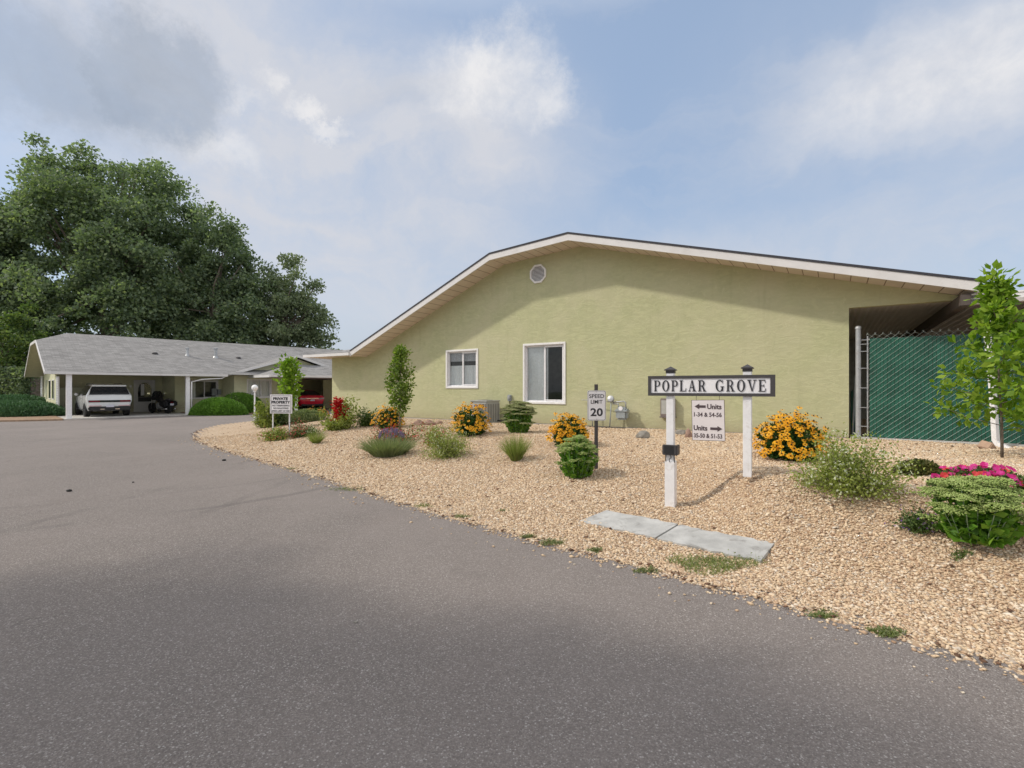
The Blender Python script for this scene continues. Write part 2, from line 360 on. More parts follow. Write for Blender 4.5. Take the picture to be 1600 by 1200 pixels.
class MB:
    def __init__(s): s.v = []; s.f = []; s.mi = []; s.m = 0
    def add(s, vs, fs, mt=None):
        b = len(s.v); s.v += [tuple(v) for v in vs]
        for f in fs: s.f.append([b + i for i in f]); s.mi.append(s.m)
        return s
    def box(s, x0, x1, y0, y1, z0, z1, mat=None):
        vs = [Vector((x, y, z)) for z in (z0, z1) for y in (y0, y1) for x in (x0, x1)]
        if mat is not None: vs = [mat @ v for v in vs]
        return s.add(vs, [(0, 2, 3, 1), (4, 5, 7, 6), (0, 1, 5, 4), (1, 3, 7, 5), (3, 2, 6, 7), (2, 0, 4, 6)])
    def bbox(s, x0, x1, y0, y1, z0, z1, r=.01, mat=None):
        """box with chamfered edges (all twelve)"""
        bm = bmesh.new(); bmesh.ops.create_cube(bm, size=1)
        for v in bm.verts:
            v.co = Vector(((x0 + x1) / 2 + v.co.x * (x1 - x0), (y0 + y1) / 2 + v.co.y * (y1 - y0), (z0 + z1) / 2 + v.co.z * (z1 - z0)))
        r = min(r, .45 * min(x1 - x0, y1 - y0, z1 - z0))
        bmesh.ops.bevel(bm, geom=bm.edges[:], offset=r, segments=2, affect='EDGES')
        return s.bm(bm, mat)
    def bm(s, bm, mat=None):
        bm.verts.ensure_lookup_table(); bm.verts.index_update()
        vs = [(mat @ v.co if mat is not None else v.co.copy()) for v in bm.verts]
        s.add(vs, [[v.index for v in f.verts] for f in bm.faces]); bm.free(); return s
    def prism(s, pts, d0, d1, axis='y'):
        """outline pts (x,z) extruded along y (or (x,y) along z, or (y,z) along x)"""
        n = len(pts)
        def mk(p, d): return (p[0], d, p[1]) if axis == 'y' else ((p[0], p[1], d) if axis == 'z' else (d, p[0], p[1]))
        vs = [mk(p, d0) for p in pts] + [mk(p, d1) for p in pts]
        return s.add(vs, [list(range(n)), list(range(2 * n - 1, n - 1, -1))] + [(i, (i + n), (i + 1) % n + n, (i + 1) % n) for i in range(n)])
    def tube(s, path, r, n=8, cap=True):
        path = [Vector(p) for p in path]; rs = r if isinstance(r, (list, tuple)) else [r] * len(path)
        rings = []; up = None
        for i, p in enumerate(path):
            t = (path[min(i + 1, len(path) - 1)] - path[max(i - 1, 0)])
            if t.length < 1e-9: t = Vector((0, 0, 1))
            t.normalize()
            if up is None: up = Vector((1, 0, 0)) if abs(t.x) < .8 else Vector((0, 1, 0))
            a = (up - t * up.dot(t)).normalized(); b = t.cross(a); up = a
            rings.append([p + (a * math.cos(2 * math.pi * k / n) + b * math.sin(2 * math.pi * k / n)) * rs[i] for k in range(n)])
        vs = [v for q in rings for v in q]; fs = []
        for i in range(len(rings) - 1):
            for k in range(n): fs.append((i * n + k, i * n + (k + 1) % n, (i + 1) * n + (k + 1) % n, (i + 1) * n + k))
        if cap: fs.append(list(range(n))[::-1]); fs.append([(len(rings) - 1) * n + k for k in range(n)])
        return s.add(vs, fs)
    def lathe(s, prof, n=20, mat=None, c=(0, 0, 0)):
        """prof: (radius, z) rows turned about z"""
        vs = []; fs = []
        for (r, z) in prof:
            for k in range(n):
                a = 2 * math.pi * k / n; v = Vector((c[0] + r * math.cos(a), c[1] + r * math.sin(a), c[2] + z)); vs.append(mat @ v if mat is not None else v)
        for i in range(len(prof) - 1):
            for k in range(n): fs.append((i * n + k, i * n + (k + 1) % n, (i + 1) * n + (k + 1) % n, (i + 1) * n + k))
        fs.append(list(range(n))[::-1]); fs.append([(len(prof) - 1) * n + k for k in range(n)])
        return s.add(vs, fs)
    def ball(s, c, r, seg=12, sq=(1, 1, 1)):
        prof = []
        vs = []; fs = []; nr = max(4, seg // 2)
        for i in range(1, nr):
            th = math.pi * i / nr
            for k in range(seg):
                a = 2 * math.pi * k / seg
                vs.append((c[0] + r * sq[0] * math.sin(th) * math.cos(a), c[1] + r * sq[1] * math.sin(th) * math.sin(a), c[2] - r * sq[2] * math.cos(th)))
        for i in range(nr - 2):
            for k in range(seg): fs.append((i * seg + k, i * seg + (k + 1) % seg, (i + 1) * seg + (k + 1) % seg, (i + 1) * seg + k))
        b = len(vs); vs += [(c[0], c[1], c[2] - r * sq[2]), (c[0], c[1], c[2] + r * sq[2])]
        for k in range(seg):
            fs.append((b, (k + 1) % seg, k)); fs.append((b + 1, (nr - 2) * seg + k, (nr - 2) * seg + (k + 1) % seg))
        return s.add(vs, fs)
    def build(s, name, mats, parent=None, smooth=False, loc=None, fix=True, **k):
        me = bpy.data.meshes.new(name); me.from_pydata(s.v, [], s.f)
        for m in (mats if isinstance(mats, list) else [mats]): me.materials.append(m)
        me.polygons.foreach_set('material_index', s.mi)
        if fix:
            bm = bmesh.new(); bm.from_mesh(me); bmesh.ops.recalc_face_normals(bm, faces=bm.faces[:]); bm.to_mesh(me); bm.free()
        if smooth is True: me.polygons.foreach_set('use_smooth', [True] * len(me.polygons))
        me.update()
        if smooth == 'auto':
            me.polygons.foreach_set('use_smooth', [True] * len(me.polygons)); me.set_sharp_from_angle(angle=R(38))
        o = bpy.data.objects.new(name, me); COL.objects.link(o)
        if parent: o.parent = parent
        if loc is not None: o.location = loc
        return tag(o, **k)

def npmesh(name, V, Fc, mats, parent=None, midx=None, smooth=False, loc=None, **k):
    V = np.asarray(V, np.float32); Fc = np.asarray(Fc, np.int32); n, kk = Fc.shape
    me = bpy.data.meshes.new(name); me.vertices.add(len(V)); me.vertices.foreach_set('co', V.ravel())
    me.loops.add(n * kk); me.loops.foreach_set('vertex_index', Fc.ravel())
    me.polygons.add(n); me.polygons.foreach_set('loop_start', np.arange(0, n * kk, kk, dtype=np.int32))
    try: me.polygons.foreach_set('loop_total', np.full(n, kk, np.int32))
    except Exception: pass
    for m in (mats if isinstance(mats, list) else [mats]): me.materials.append(m)
    if midx is not None: me.polygons.foreach_set('material_index', np.asarray(midx, np.int32))
    if smooth: me.polygons.foreach_set('use_smooth', np.ones(n, bool))
    me.update(calc_edges=True); me.validate()
    o = bpy.data.objects.new(name, me); COL.objects.link(o)
    if parent: o.parent = parent
    if loc is not None: o.location = loc
    return tag(o, **k)

def unit(a): return a / np.maximum(np.linalg.norm(a, axis=-1, keepdims=True), 1e-9)
def rdirs(n, r=rng): return unit(r.normal(size=(n, 3)))
def leafquads(C, D, L, W, r=rng, fold=.15):
    """rhombic leaves: base C, axis D (unit), length L, half-width W (arrays) -> V, F"""
    n = len(C); L = np.broadcast_to(L, (n,))[:, None]; W = np.broadcast_to(W, (n,))[:, None]
    S = unit(np.cross(D, rdirs(n, r))); N = np.cross(D, S)
    mid = C + D * L * .45 + N * L * fold
    V = np.stack([C, mid + S * W, C + D * L, mid - S * W], 1).reshape(-1, 3)
    Fq = np.arange(n * 4).reshape(n, 4); return V, Fq
class NP:
    """collects numpy quad soups with material indices"""
    def __init__(s): s.V = []; s.F = []; s.m = []; s.n = 0
    def add(s, V, Fc, mi=0):
        s.V.append(np.asarray(V, float)); s.F.append(np.asarray(Fc) + s.n); s.m.append(np.full(len(Fc), mi)); s.n += len(V); return s
    def build(s, name, mats, parent=None, **k):
        return npmesh(name, np.concatenate(s.V), np.concatenate(s.F), mats, parent, np.concatenate(s.m), **k)
# blob primitive as quads: 8-vertex rounded cube used for tiny florets, pebbles
CUBE = np.array([[x, y, z] for z in (-1, 1) for y in (-1, 1) for x in (-1, 1)], float) * .62
CF = np.array([(0, 2, 3, 1), (4, 5, 7, 6), (0, 1, 5, 4), (1, 3, 7, 5), (3, 2, 6, 7), (2, 0, 4, 6)])
def blobs(C, Rr, squash=(1, 1, 1), r=rng, jit=.25):
    n = len(C); q = unit(r.normal(size=(n, 4)))
    a, b, c, d = q.T
    Rm = np.stack([1 - 2 * (c * c + d * d), 2 * (b * c - d * a), 2 * (b * d + c * a), 2 * (b * c + d * a), 1 - 2 * (b * b + d * d), 2 * (c * d - b * a), 2 * (b * d - c * a), 2 * (c * d + b * a), 1 - 2 * (b * b + c * c)], 1).reshape(n, 3, 3)
    P = np.broadcast_to(CUBE, (n, 8, 3)) * (1 + r.normal(size=(n, 8, 1)) * jit)
    P = P * (1 + r.uniform(-.3, .3, size=(n, 1, 3)))
    P = np.einsum('nij,nkj->nki', Rm, P) * np.broadcast_to(Rr, (n,))[:, None, None] * np.array(squash)
    V = (P + C[:, None, :]).reshape(-1, 3)
    Fq = (CF[None] + (np.arange(n) * 8)[:, None, None]).reshape(-1, 4); return V, Fq
def blade_strip(B, D0, L, W, bend, r=rng, seg=4):
    """grass blades: base B, start direction D0, length L, width W, drooping by bend"""
    n = len(B); t = np.linspace(0, 1, seg + 1)
    side = unit(np.cross(D0, rdirs(n, r))); L = np.broadcast_to(L, (n,)); W = np.broadcast_to(W, (n,)); bend = np.broadcast_to(bend, (n,))
    rows = []
    h = D0.copy(); h[:, 2] = 0; h = unit(h + 1e-6)
    for ti in t:
        c = B + D0 * (L * ti)[:, None] + (h * .5 + np.array([0, 0, -1.])) * (bend * L * ti * ti)[:, None]
        ww = (W * (1 - ti * .93))[:, None]
        rows.append(np.stack([c - side * ww, c + side * ww], 1))
    V = np.stack(rows, 1).reshape(-1, 3); base = (np.arange(n) * (seg + 1) * 2)[:, None, None]
    q = np.array([[2 * i, 2 * i + 1, 2 * i + 3, 2 * i + 2] for i in range(seg)])[None]
    return V, (base + q).reshape(-1, 4)

# ------------------------------------------------------------------ the gravel bed: outline and height field
def gp(px, py): Y = EYE * F / (py - 606); return ((px - 800) / F * Y, Y)
EDGE = [(14, -3.6), (8.5, -1.2), (5.6, .75), (4.1, 1.8), gp(1600, 1055), gp(1480, 1022), gp(1400, 1000), gp(1250, 956), gp(1100, 917), gp(1000, 888), gp(900, 864), gp(800, 838), gp(700, 809),
        gp(600, 780), gp(500, 747), gp(400, 719), gp(340, 702), gp(312, 692), gp(301, 684), gp(301, 678), gp(312, 671), gp(340, 664), gp(400, 657), gp(450, 653), gp(500, 649), (-10.5, 33.)]
RING = EDGE + [(-6., 36.), (8., 30.), (24., 14.)]
EA = np.array(EDGE); RG = np.array(RING)
GX = np.arange(-15, 22, .2); GY = np.arange(-6, 37, .2)
def signed(P):
    A = EA[:-1]; B = EA[1:]; AB = B - A
    t = np.clip(((P[:, None] - A) * AB).sum(-1) / (AB ** 2).sum(-1), 0, 1)
    d = np.sqrt((((A + AB * t[..., None]) - P[:, None]) ** 2).sum(-1)).min(1)
    x, y = P[:, 0], P[:, 1]; ins = np.zeros(len(P), bool); j = len(RG) - 1
    for i in range(len(RG)):
        xi, yi = RG[i]; xj, yj = RG[j]
        c = ((yi > y) != (yj > y)) & (x < (xj - xi) * (y - yi) / (yj - yi + 1e-12) + xi); ins ^= c; j = i
    return np.where(ins, d, -d)
def sst(a, b, x): t = np.clip((x - a) / (b - a), 0, 1); return t * t * (3 - 2 * t)
def bed_z(P, d):
    x, y = P[:, 0], P[:, 1]
    base = .45 * sst(0, 5.5, d)
    u = (x - 2.0) * .976 + (y - 6.1) * -.22                      # the mound begins beside the left sign post
    m = sst(.20, 1.05, u) * sst(.9, 2.4, d) * (1 - sst(7.4, 9.5, y))
    z = base + (.59 - base) * m
    z += .018 * np.sin(x * 1.9 + y) * np.sin(y * 1.3 - x * .7) * sst(.3, 1.5, d)
    return np.where(d < 0, -.07 * np.clip(-d / .12, 0, 1), z)
gx, gy = np.meshgrid(GX, GY); PP = np.stack([gx.ravel(), gy.ravel()], 1)
DD = signed(PP); ZZ = bed_z(PP, DD)
def gz(x, y):
    P = np.array([[x, y]], float); d = signed(P)[0]
    return float(max(0., bed_z(P, np.array([d]))[0]))
def hit(px, py):
    """where the photo's line of sight meets the ground"""
    u = (px - 800) / F; v = (606 - py) / F; Y = 2.0
    while Y < 60:
        if EYE + v * Y <= gz(u * Y, Y): break
        Y += .1
    lo, hi = Y - .1, Y
    for _ in range(12):
        m = (lo + hi) / 2
        if EYE + v * m <= gz(u * m, m): hi = m
        else: lo = m
    return Vector((u * hi, hi, gz(u * hi, hi)))
def span(p, wpx): return wpx / F * p.y                            # photo width at that distance in metres

# ------------------------------------------------------------------ lettering
def txt(body, h, name, m, parent, x, z, y, depth=.003, off=0., sx=1., align='CENTER', fit=None):
    """sans lettering as mesh standing in the local xz plane, cap height h, facing -y"""
    cu = bpy.data.curves.new(name, 'FONT'); cu.body = body; cu.size = h / .70; cu.align_x = align; cu.extrude = depth / 2; cu.offset = off
    cu.resolution_u = 3
    t = bpy.data.objects.new(name + '_src', cu); COL.objects.link(t)
    dg = bpy.context.evaluated_depsgraph_get(); dg.update()
    me = bpy.data.meshes.new_from_object(t.evaluated_get(dg)); bpy.data.objects.remove(t); me.name = name
    for v in me.vertices: v.co = Vector((x + v.co.x * sx, y - v.co.z, z + v.co.y))
    if fit:
        xs_ = [v.co.x for v in me.vertices]; zs_ = [v.co.z for v in me.vertices]; a0, a1, b0, b1 = min(xs_), max(xs_), min(zs_), max(zs_)
        for v in me.vertices: v.co.x = x + ((v.co.x - a0) / (a1 - a0) - .5) * fit; v.co.z = z + (v.co.z - b0) / (b1 - b0) * h
    me.materials.clear(); me.materials.append(m)
    o = bpy.data.objects.new(name, me); COL.objects.link(o); o.parent = parent; return o
def serif_word(mb, word, x0, z0, h, adv, depth0, depth1, sx=1.):
    T, t, S = .17, .055, .055
    def rect(a, b, c, d): return [(a, b), (c, b), (c, d), (a, d)]
    def ring(cx, cz, ro, rzo, ri, rzi, a0, a1, n=22):
        polys = []
        for i in range(n):
            q0 = R(a0 + (a1 - a0) * i / n); q1 = R(a0 + (a1 - a0) * (i + 1) / n)
            polys.append([(cx + ro * math.cos(q0), cz + rzo * math.sin(q0)), (cx + ro * math.cos(q1), cz + rzo * math.sin(q1)), (cx + ri * math.cos(q1), cz + rzi * math.sin(q1)), (cx + ri * math.cos(q0), cz + rzi * math.sin(q0))])
        return polys
    def stem(x, top=True, bot=True, wl=.08):
        p = [rect(x, S if bot else 0, x + T, 1 - S if top else 1)]
        if bot: p.append(rect(x - wl, 0, x + T + wl, S))
        if top: p.append(rect(x - wl, 1 - S, x + T + wl, 1))
        return p
    GL = {
        'P': stem(.10) + [rect(.27, .94, .42, 1), rect(.27, .44, .42, .50)] + ring(.42, .72, .28, .28, .12, .22, -90, 90),
        'O': ring(.42, .5, .38, .52, .20, .46, 0, 360, 36),
        'L': stem(.10) + [rect(.35, 0, .66, S), [(.60, S), (.66, S), (.70, .30), (.665, .30)]],
        'A': [[(.10, S), (.16, S), (.40, 1), (.36, 1)], [(.52, S), (.71, S), (.46, 1), (.36, 1)], rect(.24, .32, .58, .38), rect(.02, 0, .26, S), rect(.44, 0, .82, S)],
        'R': stem(.10) + [rect(.27, .94, .40, 1), rect(.27, .46, .44, .52)] + ring(.40, .73, .27, .27, .11, .21, -90, 90) + [[(.38, .47), (.54, .47), (.74, S), (.56, S)], rect(.52, 0, .82, S)],
        'G': ring(.44, .5, .40, .52, .22, .46, 48, 318, 30) + [rect(.62, .05, .78, .42), rect(.52, .40, .86, .45), [(.66, .78), (.72, .70), (.74, 1.0), (.70, 1.0)]],
        'V': [[(.08, 1 - S), (.27, 1 - S), (.47, 0), (.40, 0)], [(.66, 1 - S), (.72, 1 - S), (.47, 0), (.43, .10)], rect(0, 1 - S, .36, 1), rect(.54, 1 - S, .84, 1)],
        'E': stem(.10) + [rect(.35, 0, .64, S), rect(.35, 1 - S, .62, 1), rect(.27, .47, .50, .52), rect(.48, .38, .52, .61), [(.58, S), (.64, S), (.69, .28), (.655, .28)], [(.57, 1 - S), (.62, 1 - S), (.655, .74), (.62, .74)]],
    }
    x = x0
    for ch in word:
        if ch in GL:
            for k, poly in enumerate(GL[ch]):
                e = (k % 3) * .0002
                mb.prism([(x + a * h * sx, z0 + b * h) for a, b in poly], depth0, depth1 - e)
        x += adv[ch] * h if isinstance(adv, dict) else adv * h
    return x
# ================================================================== THE SETTING
# far ground, road, gravel bed
MB().add([(-150, -80, -.09), (150, -80, -.09), (150, 160, -.09), (-150, 160, -.09)], [(0, 1, 2, 3)]).build('ground', M['grassgreen'], kind='structure')
MB().add([(-38, -30, 0), (40, -30, 0), (40, 26, 0), (-4, 60, 0), (-38, 60, 0)], [(0, 1, 2, 3, 4)]).build('road', M['asphalt'], kind='structure')
# gravel bed as one fine sheet that dips under the asphalt at its rim
nx, ny = len(GX), len(GY)
near = (DD > -.45)
idx = np.arange(nx * ny).reshape(ny, nx)
q = np.stack([idx[:-1, :-1], idx[:-1, 1:], idx[1:, 1:], idx[1:, :-1]], -1).reshape(-1, 4)
q = q[near[q].all(1)]
# refine rim vertices: smaller grid near the edge handled by a second subdivision of those cells
used = np.unique(q); rem = -np.ones(nx * ny, int); rem[used] = np.arange(len(used))
Vb = np.column_stack([PP[used], ZZ[used]]); Fb = rem[q]
def subdivide(V, Fq):
    """each quad to 4x4, heights from the field"""
    n = 5; t = np.linspace(0, 1, n); a = V[Fq]
    U, W = np.meshgrid(t, t); U = U.ravel()[None, :, None]; W = W.ravel()[None, :, None]
    P = (a[:, None, 0] * (1 - U) + a[:, None, 1] * U) * (1 - W) + (a[:, None, 3] * (1 - U) + a[:, None, 2] * U) * W
    P = P.reshape(-1, 3); key = np.round(P[:, :2] * 200).astype(np.int64); _, first, inv = np.unique(key, axis=0, return_index=True, return_inverse=True); inv = inv.ravel()
    P2 = P[first]; d = signed(P2[:, :2]); P2[:, 2] = bed_z(P2[:, :2], d)
    k = np.arange(n * n).reshape(n, n); c = np.stack([k[:-1, :-1], k[:-1, 1:], k[1:, 1:], k[1:, :-1]], -1).reshape(-1, 4)
    Q = (c[None] + (np.arange(len(Fq)) * n * n)[:, None, None]).reshape(-1, 4)
    return P2, inv[Q], d
V2, F2, d2_ = subdivide(Vb, Fb)
# small ragged wobble of the rim
V2[:, 2] += np.where(np.abs(d2_) < .25, .012 * np.sin(V2[:, 0] * 23) * np.sin(V2[:, 1] * 19), 0)
npmesh('gravel_bed', V2, F2, M['gravel'], smooth=True, kind='structure')
def scatter_bits():
    n = 60000; x = rng.uniform(-12, 9, n); y = rng.uniform(1.5, 22, n); P = np.stack([x, y], 1); d = signed(P); wall = x * .548 + y * .837 < 13.3
    k = wall & ((np.abs(d - .03) < .09 * rng.random(n) + .02) | ((d > .1) & (rng.random(n) < .04))); P = P[k]; d = d[k]
    z = np.maximum(bed_z(P, d), 0); s = rng.uniform(.006, .017, len(P)); return blobs(np.column_stack([P, z + .018]), s, (1.3, 1, .5), jit=.5)
Vd, Fd = scatter_bits(); npmesh('debris', Vd, Fd, pm('bark_bits', (.16, .085, .05), .95, .5, 3), kind='stuff', label='brown bark bits and dead leaves among the pebbles and along the asphalt')
# loose stones lying over the whole near part of the bed
def scatter_pebbles():
    out = []
    n = 820000
    th = rng.uniform(R(-36), R(60), n); rr = 2.2 + (rng.random(n) ** .75) * 16.5
    x = rr * np.sin(th); y = rr * np.cos(th)
    P = np.stack([x, y], 1)
    ix = np.clip(((x - GX[0]) / .2), 0, nx - 2); iy = np.clip(((y - GY[0]) / .2), 0, ny - 2)
    D2 = DD.reshape(ny, nx); i0 = ix.astype(int); j0 = iy.astype(int); fx = ix - i0; fy = iy - j0
    d = (D2[j0, i0] * (1 - fx) + D2[j0, i0 + 1] * fx) * (1 - fy) + (D2[j0 + 1, i0] * (1 - fx) + D2[j0 + 1, i0 + 1] * fx) * fy
    wall = x * .548 + y * .837 < 13.45
    jag = .05 + .05 * np.sin(x * 7.3) * np.sin(y * 5.1)
    keep = wall & ((d > jag) | ((d > -.10) & (rng.random(n) < .14)) | ((d > -.45) & (rng.random(n) < .008)))
    keep &= rng.random(n) < np.clip(1.15 - (rr - 6) * .06, .35, 1)
    P = P[keep]; d = d[keep]; rr = rr[keep]
    z = np.maximum(bed_z(P, d), 0)
    s = np.clip(.0098 * np.exp(rng.normal(size=len(P)) * .32), .0052, .021) * np.clip(.82 + rr * .035, .9, 1.35)
    C = np.column_stack([P, z + s * .35])
    return blobs(C, s, (1, 1, .6))
Vp, Fp = scatter_pebbles()
npmesh('gravel', Vp, Fp, M['pebble'], smooth=True, kind='stuff', label='tan and cream pebbles covering the planted bed')
# strip of soil with the low shrubs before the far house, and the concrete apron of its carport
H = Vector((-22.6, 25.1, 0)); HRZ = math.atan2(.7415, .671)
d1 = Vector((.671, .7415, 0)); d2 = Vector((-.7415, .671, 0))
def hw(a, b, z=0.): return H + d1 * a + d2 * b + Vector((0, 0, z))
pl = [gp(-260, 662), gp(-60, 660), gp(30, 658.6), gp(98, 657), tuple(hw(-.25, 0)[:2]), tuple(hw(-.25, 14)[:2]), (-60, 45), (-60, 20)]
mb = MB(); mb.prism(pl, -.05, .07, 'z'); mb.build('planting_strip', M['soil'], kind='structure')
mb = MB(); mb.prism([tuple(hw(-.2, -.35)[:2]), tuple(hw(5.5, -.35)[:2]), tuple(hw(5.5, 6)[:2]), tuple(hw(-.2, 6)[:2])], -.02, .035, 'z'); mb.build('carport_slab', M['concrete'], kind='structure')
mb = MB(); mb.prism([tuple(hw(5.6, .1)[:2]), tuple(hw(10.5, -3.2)[:2]), tuple(hw(10.5, .7)[:2]), tuple(hw(8.0, .7)[:2]), tuple(hw(8, 3)[:2]), tuple(hw(5.6, 3)[:2])], -.04, .05, 'z'); mb.build('shrub_bed', M['soil'], kind='structure')

# ------------------------------------------------------------------ main building (local x along the gable wall, y into the building)
NX, NY, DW = .548, .837, 13.56
bld = empty('apartment_building', (NX * DW, NY * DW, 0), -math.atan2(.548, .837),
            label='long single storey green stucco building whose wide gable wall faces the gravel bed', cat='building')
def Wp(px, py, y=0.):
    """photo point -> (x, z) on the plane parallel to the gable wall at local depth y"""
    u = (px - 800) / F; t = (DW + y) / (NX * u + NY)
    return ((u * t) * NY - t * NX, EYE + (606 - py) / F * t)
OV = -.80
roofline = [(-16.0, 3.07), (-9.21, 5.90), (-6.42, 6.08), (2.36, 3.66)]       # top of the shingles over the verge
def rl(x, pts=roofline):
    if x <= pts[0][0]: return pts[0][1]
    for (a, za), (b, zb) in zip(pts, pts[1:]):
        if x <= b: return za + (zb - za) * (x - a) / (b - a)
    return pts[-1][1]
WX0, WX1 = -18.2, .28
zb0 = .475
a1 = Wp(699, 550); b1 = Wp(745, 601.5); a2 = Wp(820, 540.5); b2 = Wp(881, 626.5)
wins = [(a1[0], b1[0], Wp(699, 604)[1], a1[1]), (a2[0], b2[0], Wp(820, 627.5)[1], a2[1])]
def soff(x): return 2.93 if x < -15.9 else max(2.93, rl(x) - .20)
wall = MB()
xs = sorted(set([WX0, -15.9, -9.21, -6.42, WX1] + [x for q_ in wins for x in q_[:2]]))
def wallcol(xa, xb, za, zbt):
    """front face piece between heights, top either number or roofline"""
    ta, tb = (soff(xa + 1e-4), soff(xb)) if zbt is None else (zbt, zbt)
    wall.add([(xa, 0, za), (xb, 0, za), (xb, 0, tb), (xa, 0, ta)], [(0, 1, 2, 3)])
for xa, xb in zip(xs, xs[1:]):
    wn_ = [q_ for q_ in wins if q_[0] <= xa + 1e-6 and xb <= q_[1] + 1e-6]
    if wn_: wallcol(xa, xb, zb0, wn_[0][2]); wallcol(xa, xb, wn_[0][3], None)
    else: wallcol(xa, xb, zb0, None)
# reveals
for (xa, xb, za, zt) in wins:
    wall.add([(xa, 0, za), (xa, .13, za), (xa, .13, zt), (xa, 0, zt)], [(0, 1, 2, 3)]); wall.add([(xb, 0, za), (xb, .13, za), (xb, .13, zt), (xb, 0, zt)], [(0, 1, 2, 3)])
    wall.add([(xa, 0, zt), (xb, 0, zt), (xb, .13, zt), (xa, .13, zt)], [(0, 1, 2, 3)]); wall.add([(xa, 0, za), (xb, 0, za), (xb, .13, za), (xa, .13, za)], [(0, 1, 2, 3)])
# header over the open carport, its return, left flank, back
wall.add([(WX1, 0, 3.42), (2.17, 0, 3.42), (2.17, 0, 3.50), (WX1, 0, soff(WX1))], [(0, 1, 2, 3)])
wall.add([(WX1, 0, 3.42), (2.17, 0, 3.42), (2.17, .18, 3.42), (WX1, .18, 3.42)], [(0, 1, 2, 3)])
wall.add([(WX1, 0, zb0), (WX1, 9, zb0), (WX1, 9, 3.5), (WX1, 0, 3.5)], [(0, 1, 2, 3)])
wall.add([(WX0, 0, -.1), (WX0, 16, -.1), (WX0, 16, 2.93), (WX0, 0, 2.93)], [(0, 1, 2, 3)])
wall.build('wall', M['stucco'], bld, fix=False)
MB().add([(WX1, 9, .2), (9, 9, .2), (9, 9, 3.5), (WX1, 9, 3.5)], [(0, 1, 2, 3)]).build('rear_wall', M['interior'], bld, fix=False)
MB().box(WX0 + .01, WX1 - .02, .012, .10, .0, .474).build('plinth', M['concrete'], bld)
# roof: left wing eave is level, the rest follows the verge line
ro = MB(); DEP = 15.
pts = [(-16.0, 3.07)] + roofline[1:]
for (xa, za), (xb, zb_) in zip(pts, pts[1:]):
    ro.add([(xa, OV - .03, za), (xb, OV - .03, zb_), (xb, DEP, zb_), (xa, DEP, za)], [(0, 1, 2, 3)])
    ro.add([(xa, OV - .03, za - .035), (xb, OV - .03, zb_ - .035), (xb, OV - .03, zb_), (xa, OV - .03, za)], [(0, 1, 2, 3)])
    ro.add([(xa, OV - .03, za - .035), (xb, OV - .03, zb_ - .035), (xb, DEP, zb_ - .035), (xa, DEP, za - .035)], [(0, 1, 2, 3)])
ro.add([(2.36, OV - .03, 3.66), (2.36, DEP, 3.66), (2.36, DEP, 3.625), (2.36, OV - .03, 3.625)], [(0, 1, 2, 3)])
# low hipped wing at the left corner
A = (-18.85, OV, 3.02); B = (-15.95, OV, 3.02); C_ = (-15.95, 2.3, 3.62)
ro.add([A, B, C_], [(0, 1, 2)]); ro.add([A, C_, (-15.95, DEP, 3.62), (-18.85, DEP, 3.02)], [(0, 1, 2, 3)])
ro.build('roof', M['shingle'], bld, fix=False)
ed = MB()
for (xa, za), (xb, zb_) in zip(pts, pts[1:]): ed.add([(xa, OV - .035, za - .04), (xb, OV - .035, zb_ - .04), (xb, OV - .035, zb_ + .012), (xa, OV - .035, za + .012)], [(0, 1, 2, 3)]); ed.add([(xa, OV - .035, za + .012), (xb, OV - .035, zb_ + .012), (xb, OV + .1, zb_ + .012), (xa, OV + .1, za + .012)], [(0, 1, 2, 3)])
ed.build('shingle_edge', M['shingle_dark'], bld, fix=False)
fa = MB(); FH = .185
for (xa, za), (xb, zb_) in zip(pts, pts[1:]):
    fa.add([(xa, OV - .02, za - .04 - FH), (xb, OV - .02, zb_ - .04 - FH), (xb, OV - .02, zb_ - .04), (xa, OV - .02, za - .04)], [(0, 1, 2, 3)])
    fa.add([(xa, OV - .02, za - .04 - FH), (xb, OV - .02, zb_ - .04 - FH), (xb, OV + .02, zb_ - .04 - FH), (xa, OV + .02, za - .04 - FH)], [(0, 1, 2, 3)])
    fa.add([(xa, OV + .02, za - .04 - FH), (xb, OV + .02, zb_ - .04 - FH), (xb, OV + .02, zb_ - .06), (xa, OV + .02, za - .06)], [(0, 1, 2, 3)])
fa.box(2.30, 2.36, OV - .02, DEP, 3.44, 3.625)
fa.box(-18.9, -16.0, OV - .09, OV + .02, 2.885, 3.00)
fa.box(-18.97, -18.85, OV - .09, DEP, 2.885, 3.00)
fa.build('fascia', M['fascia'], bld, fix=False)
so_ = MB(); so_.add([(-18.85, OV, 2.90), (-15.95, OV, 2.90), (-15.95, 0, 2.90), (-18.85, 0, 2.90)], [(0, 1, 2, 3)])
so_.add([(-18.85, 0, 2.90), (-18.2, 0, 2.90), (-18.2, DEP, 2.90), (-18.85, DEP, 2.90)], [(0, 1, 2, 3)])
for (xa, za), (xb, zb_) in zip(pts, pts[1:]):
    so_.add([(xa, OV, za - .205), (xb, OV, zb_ - .205), (xb, .0, zb_ - .205), (xa, .0, za - .205)], [(0, 1, 2, 3)])
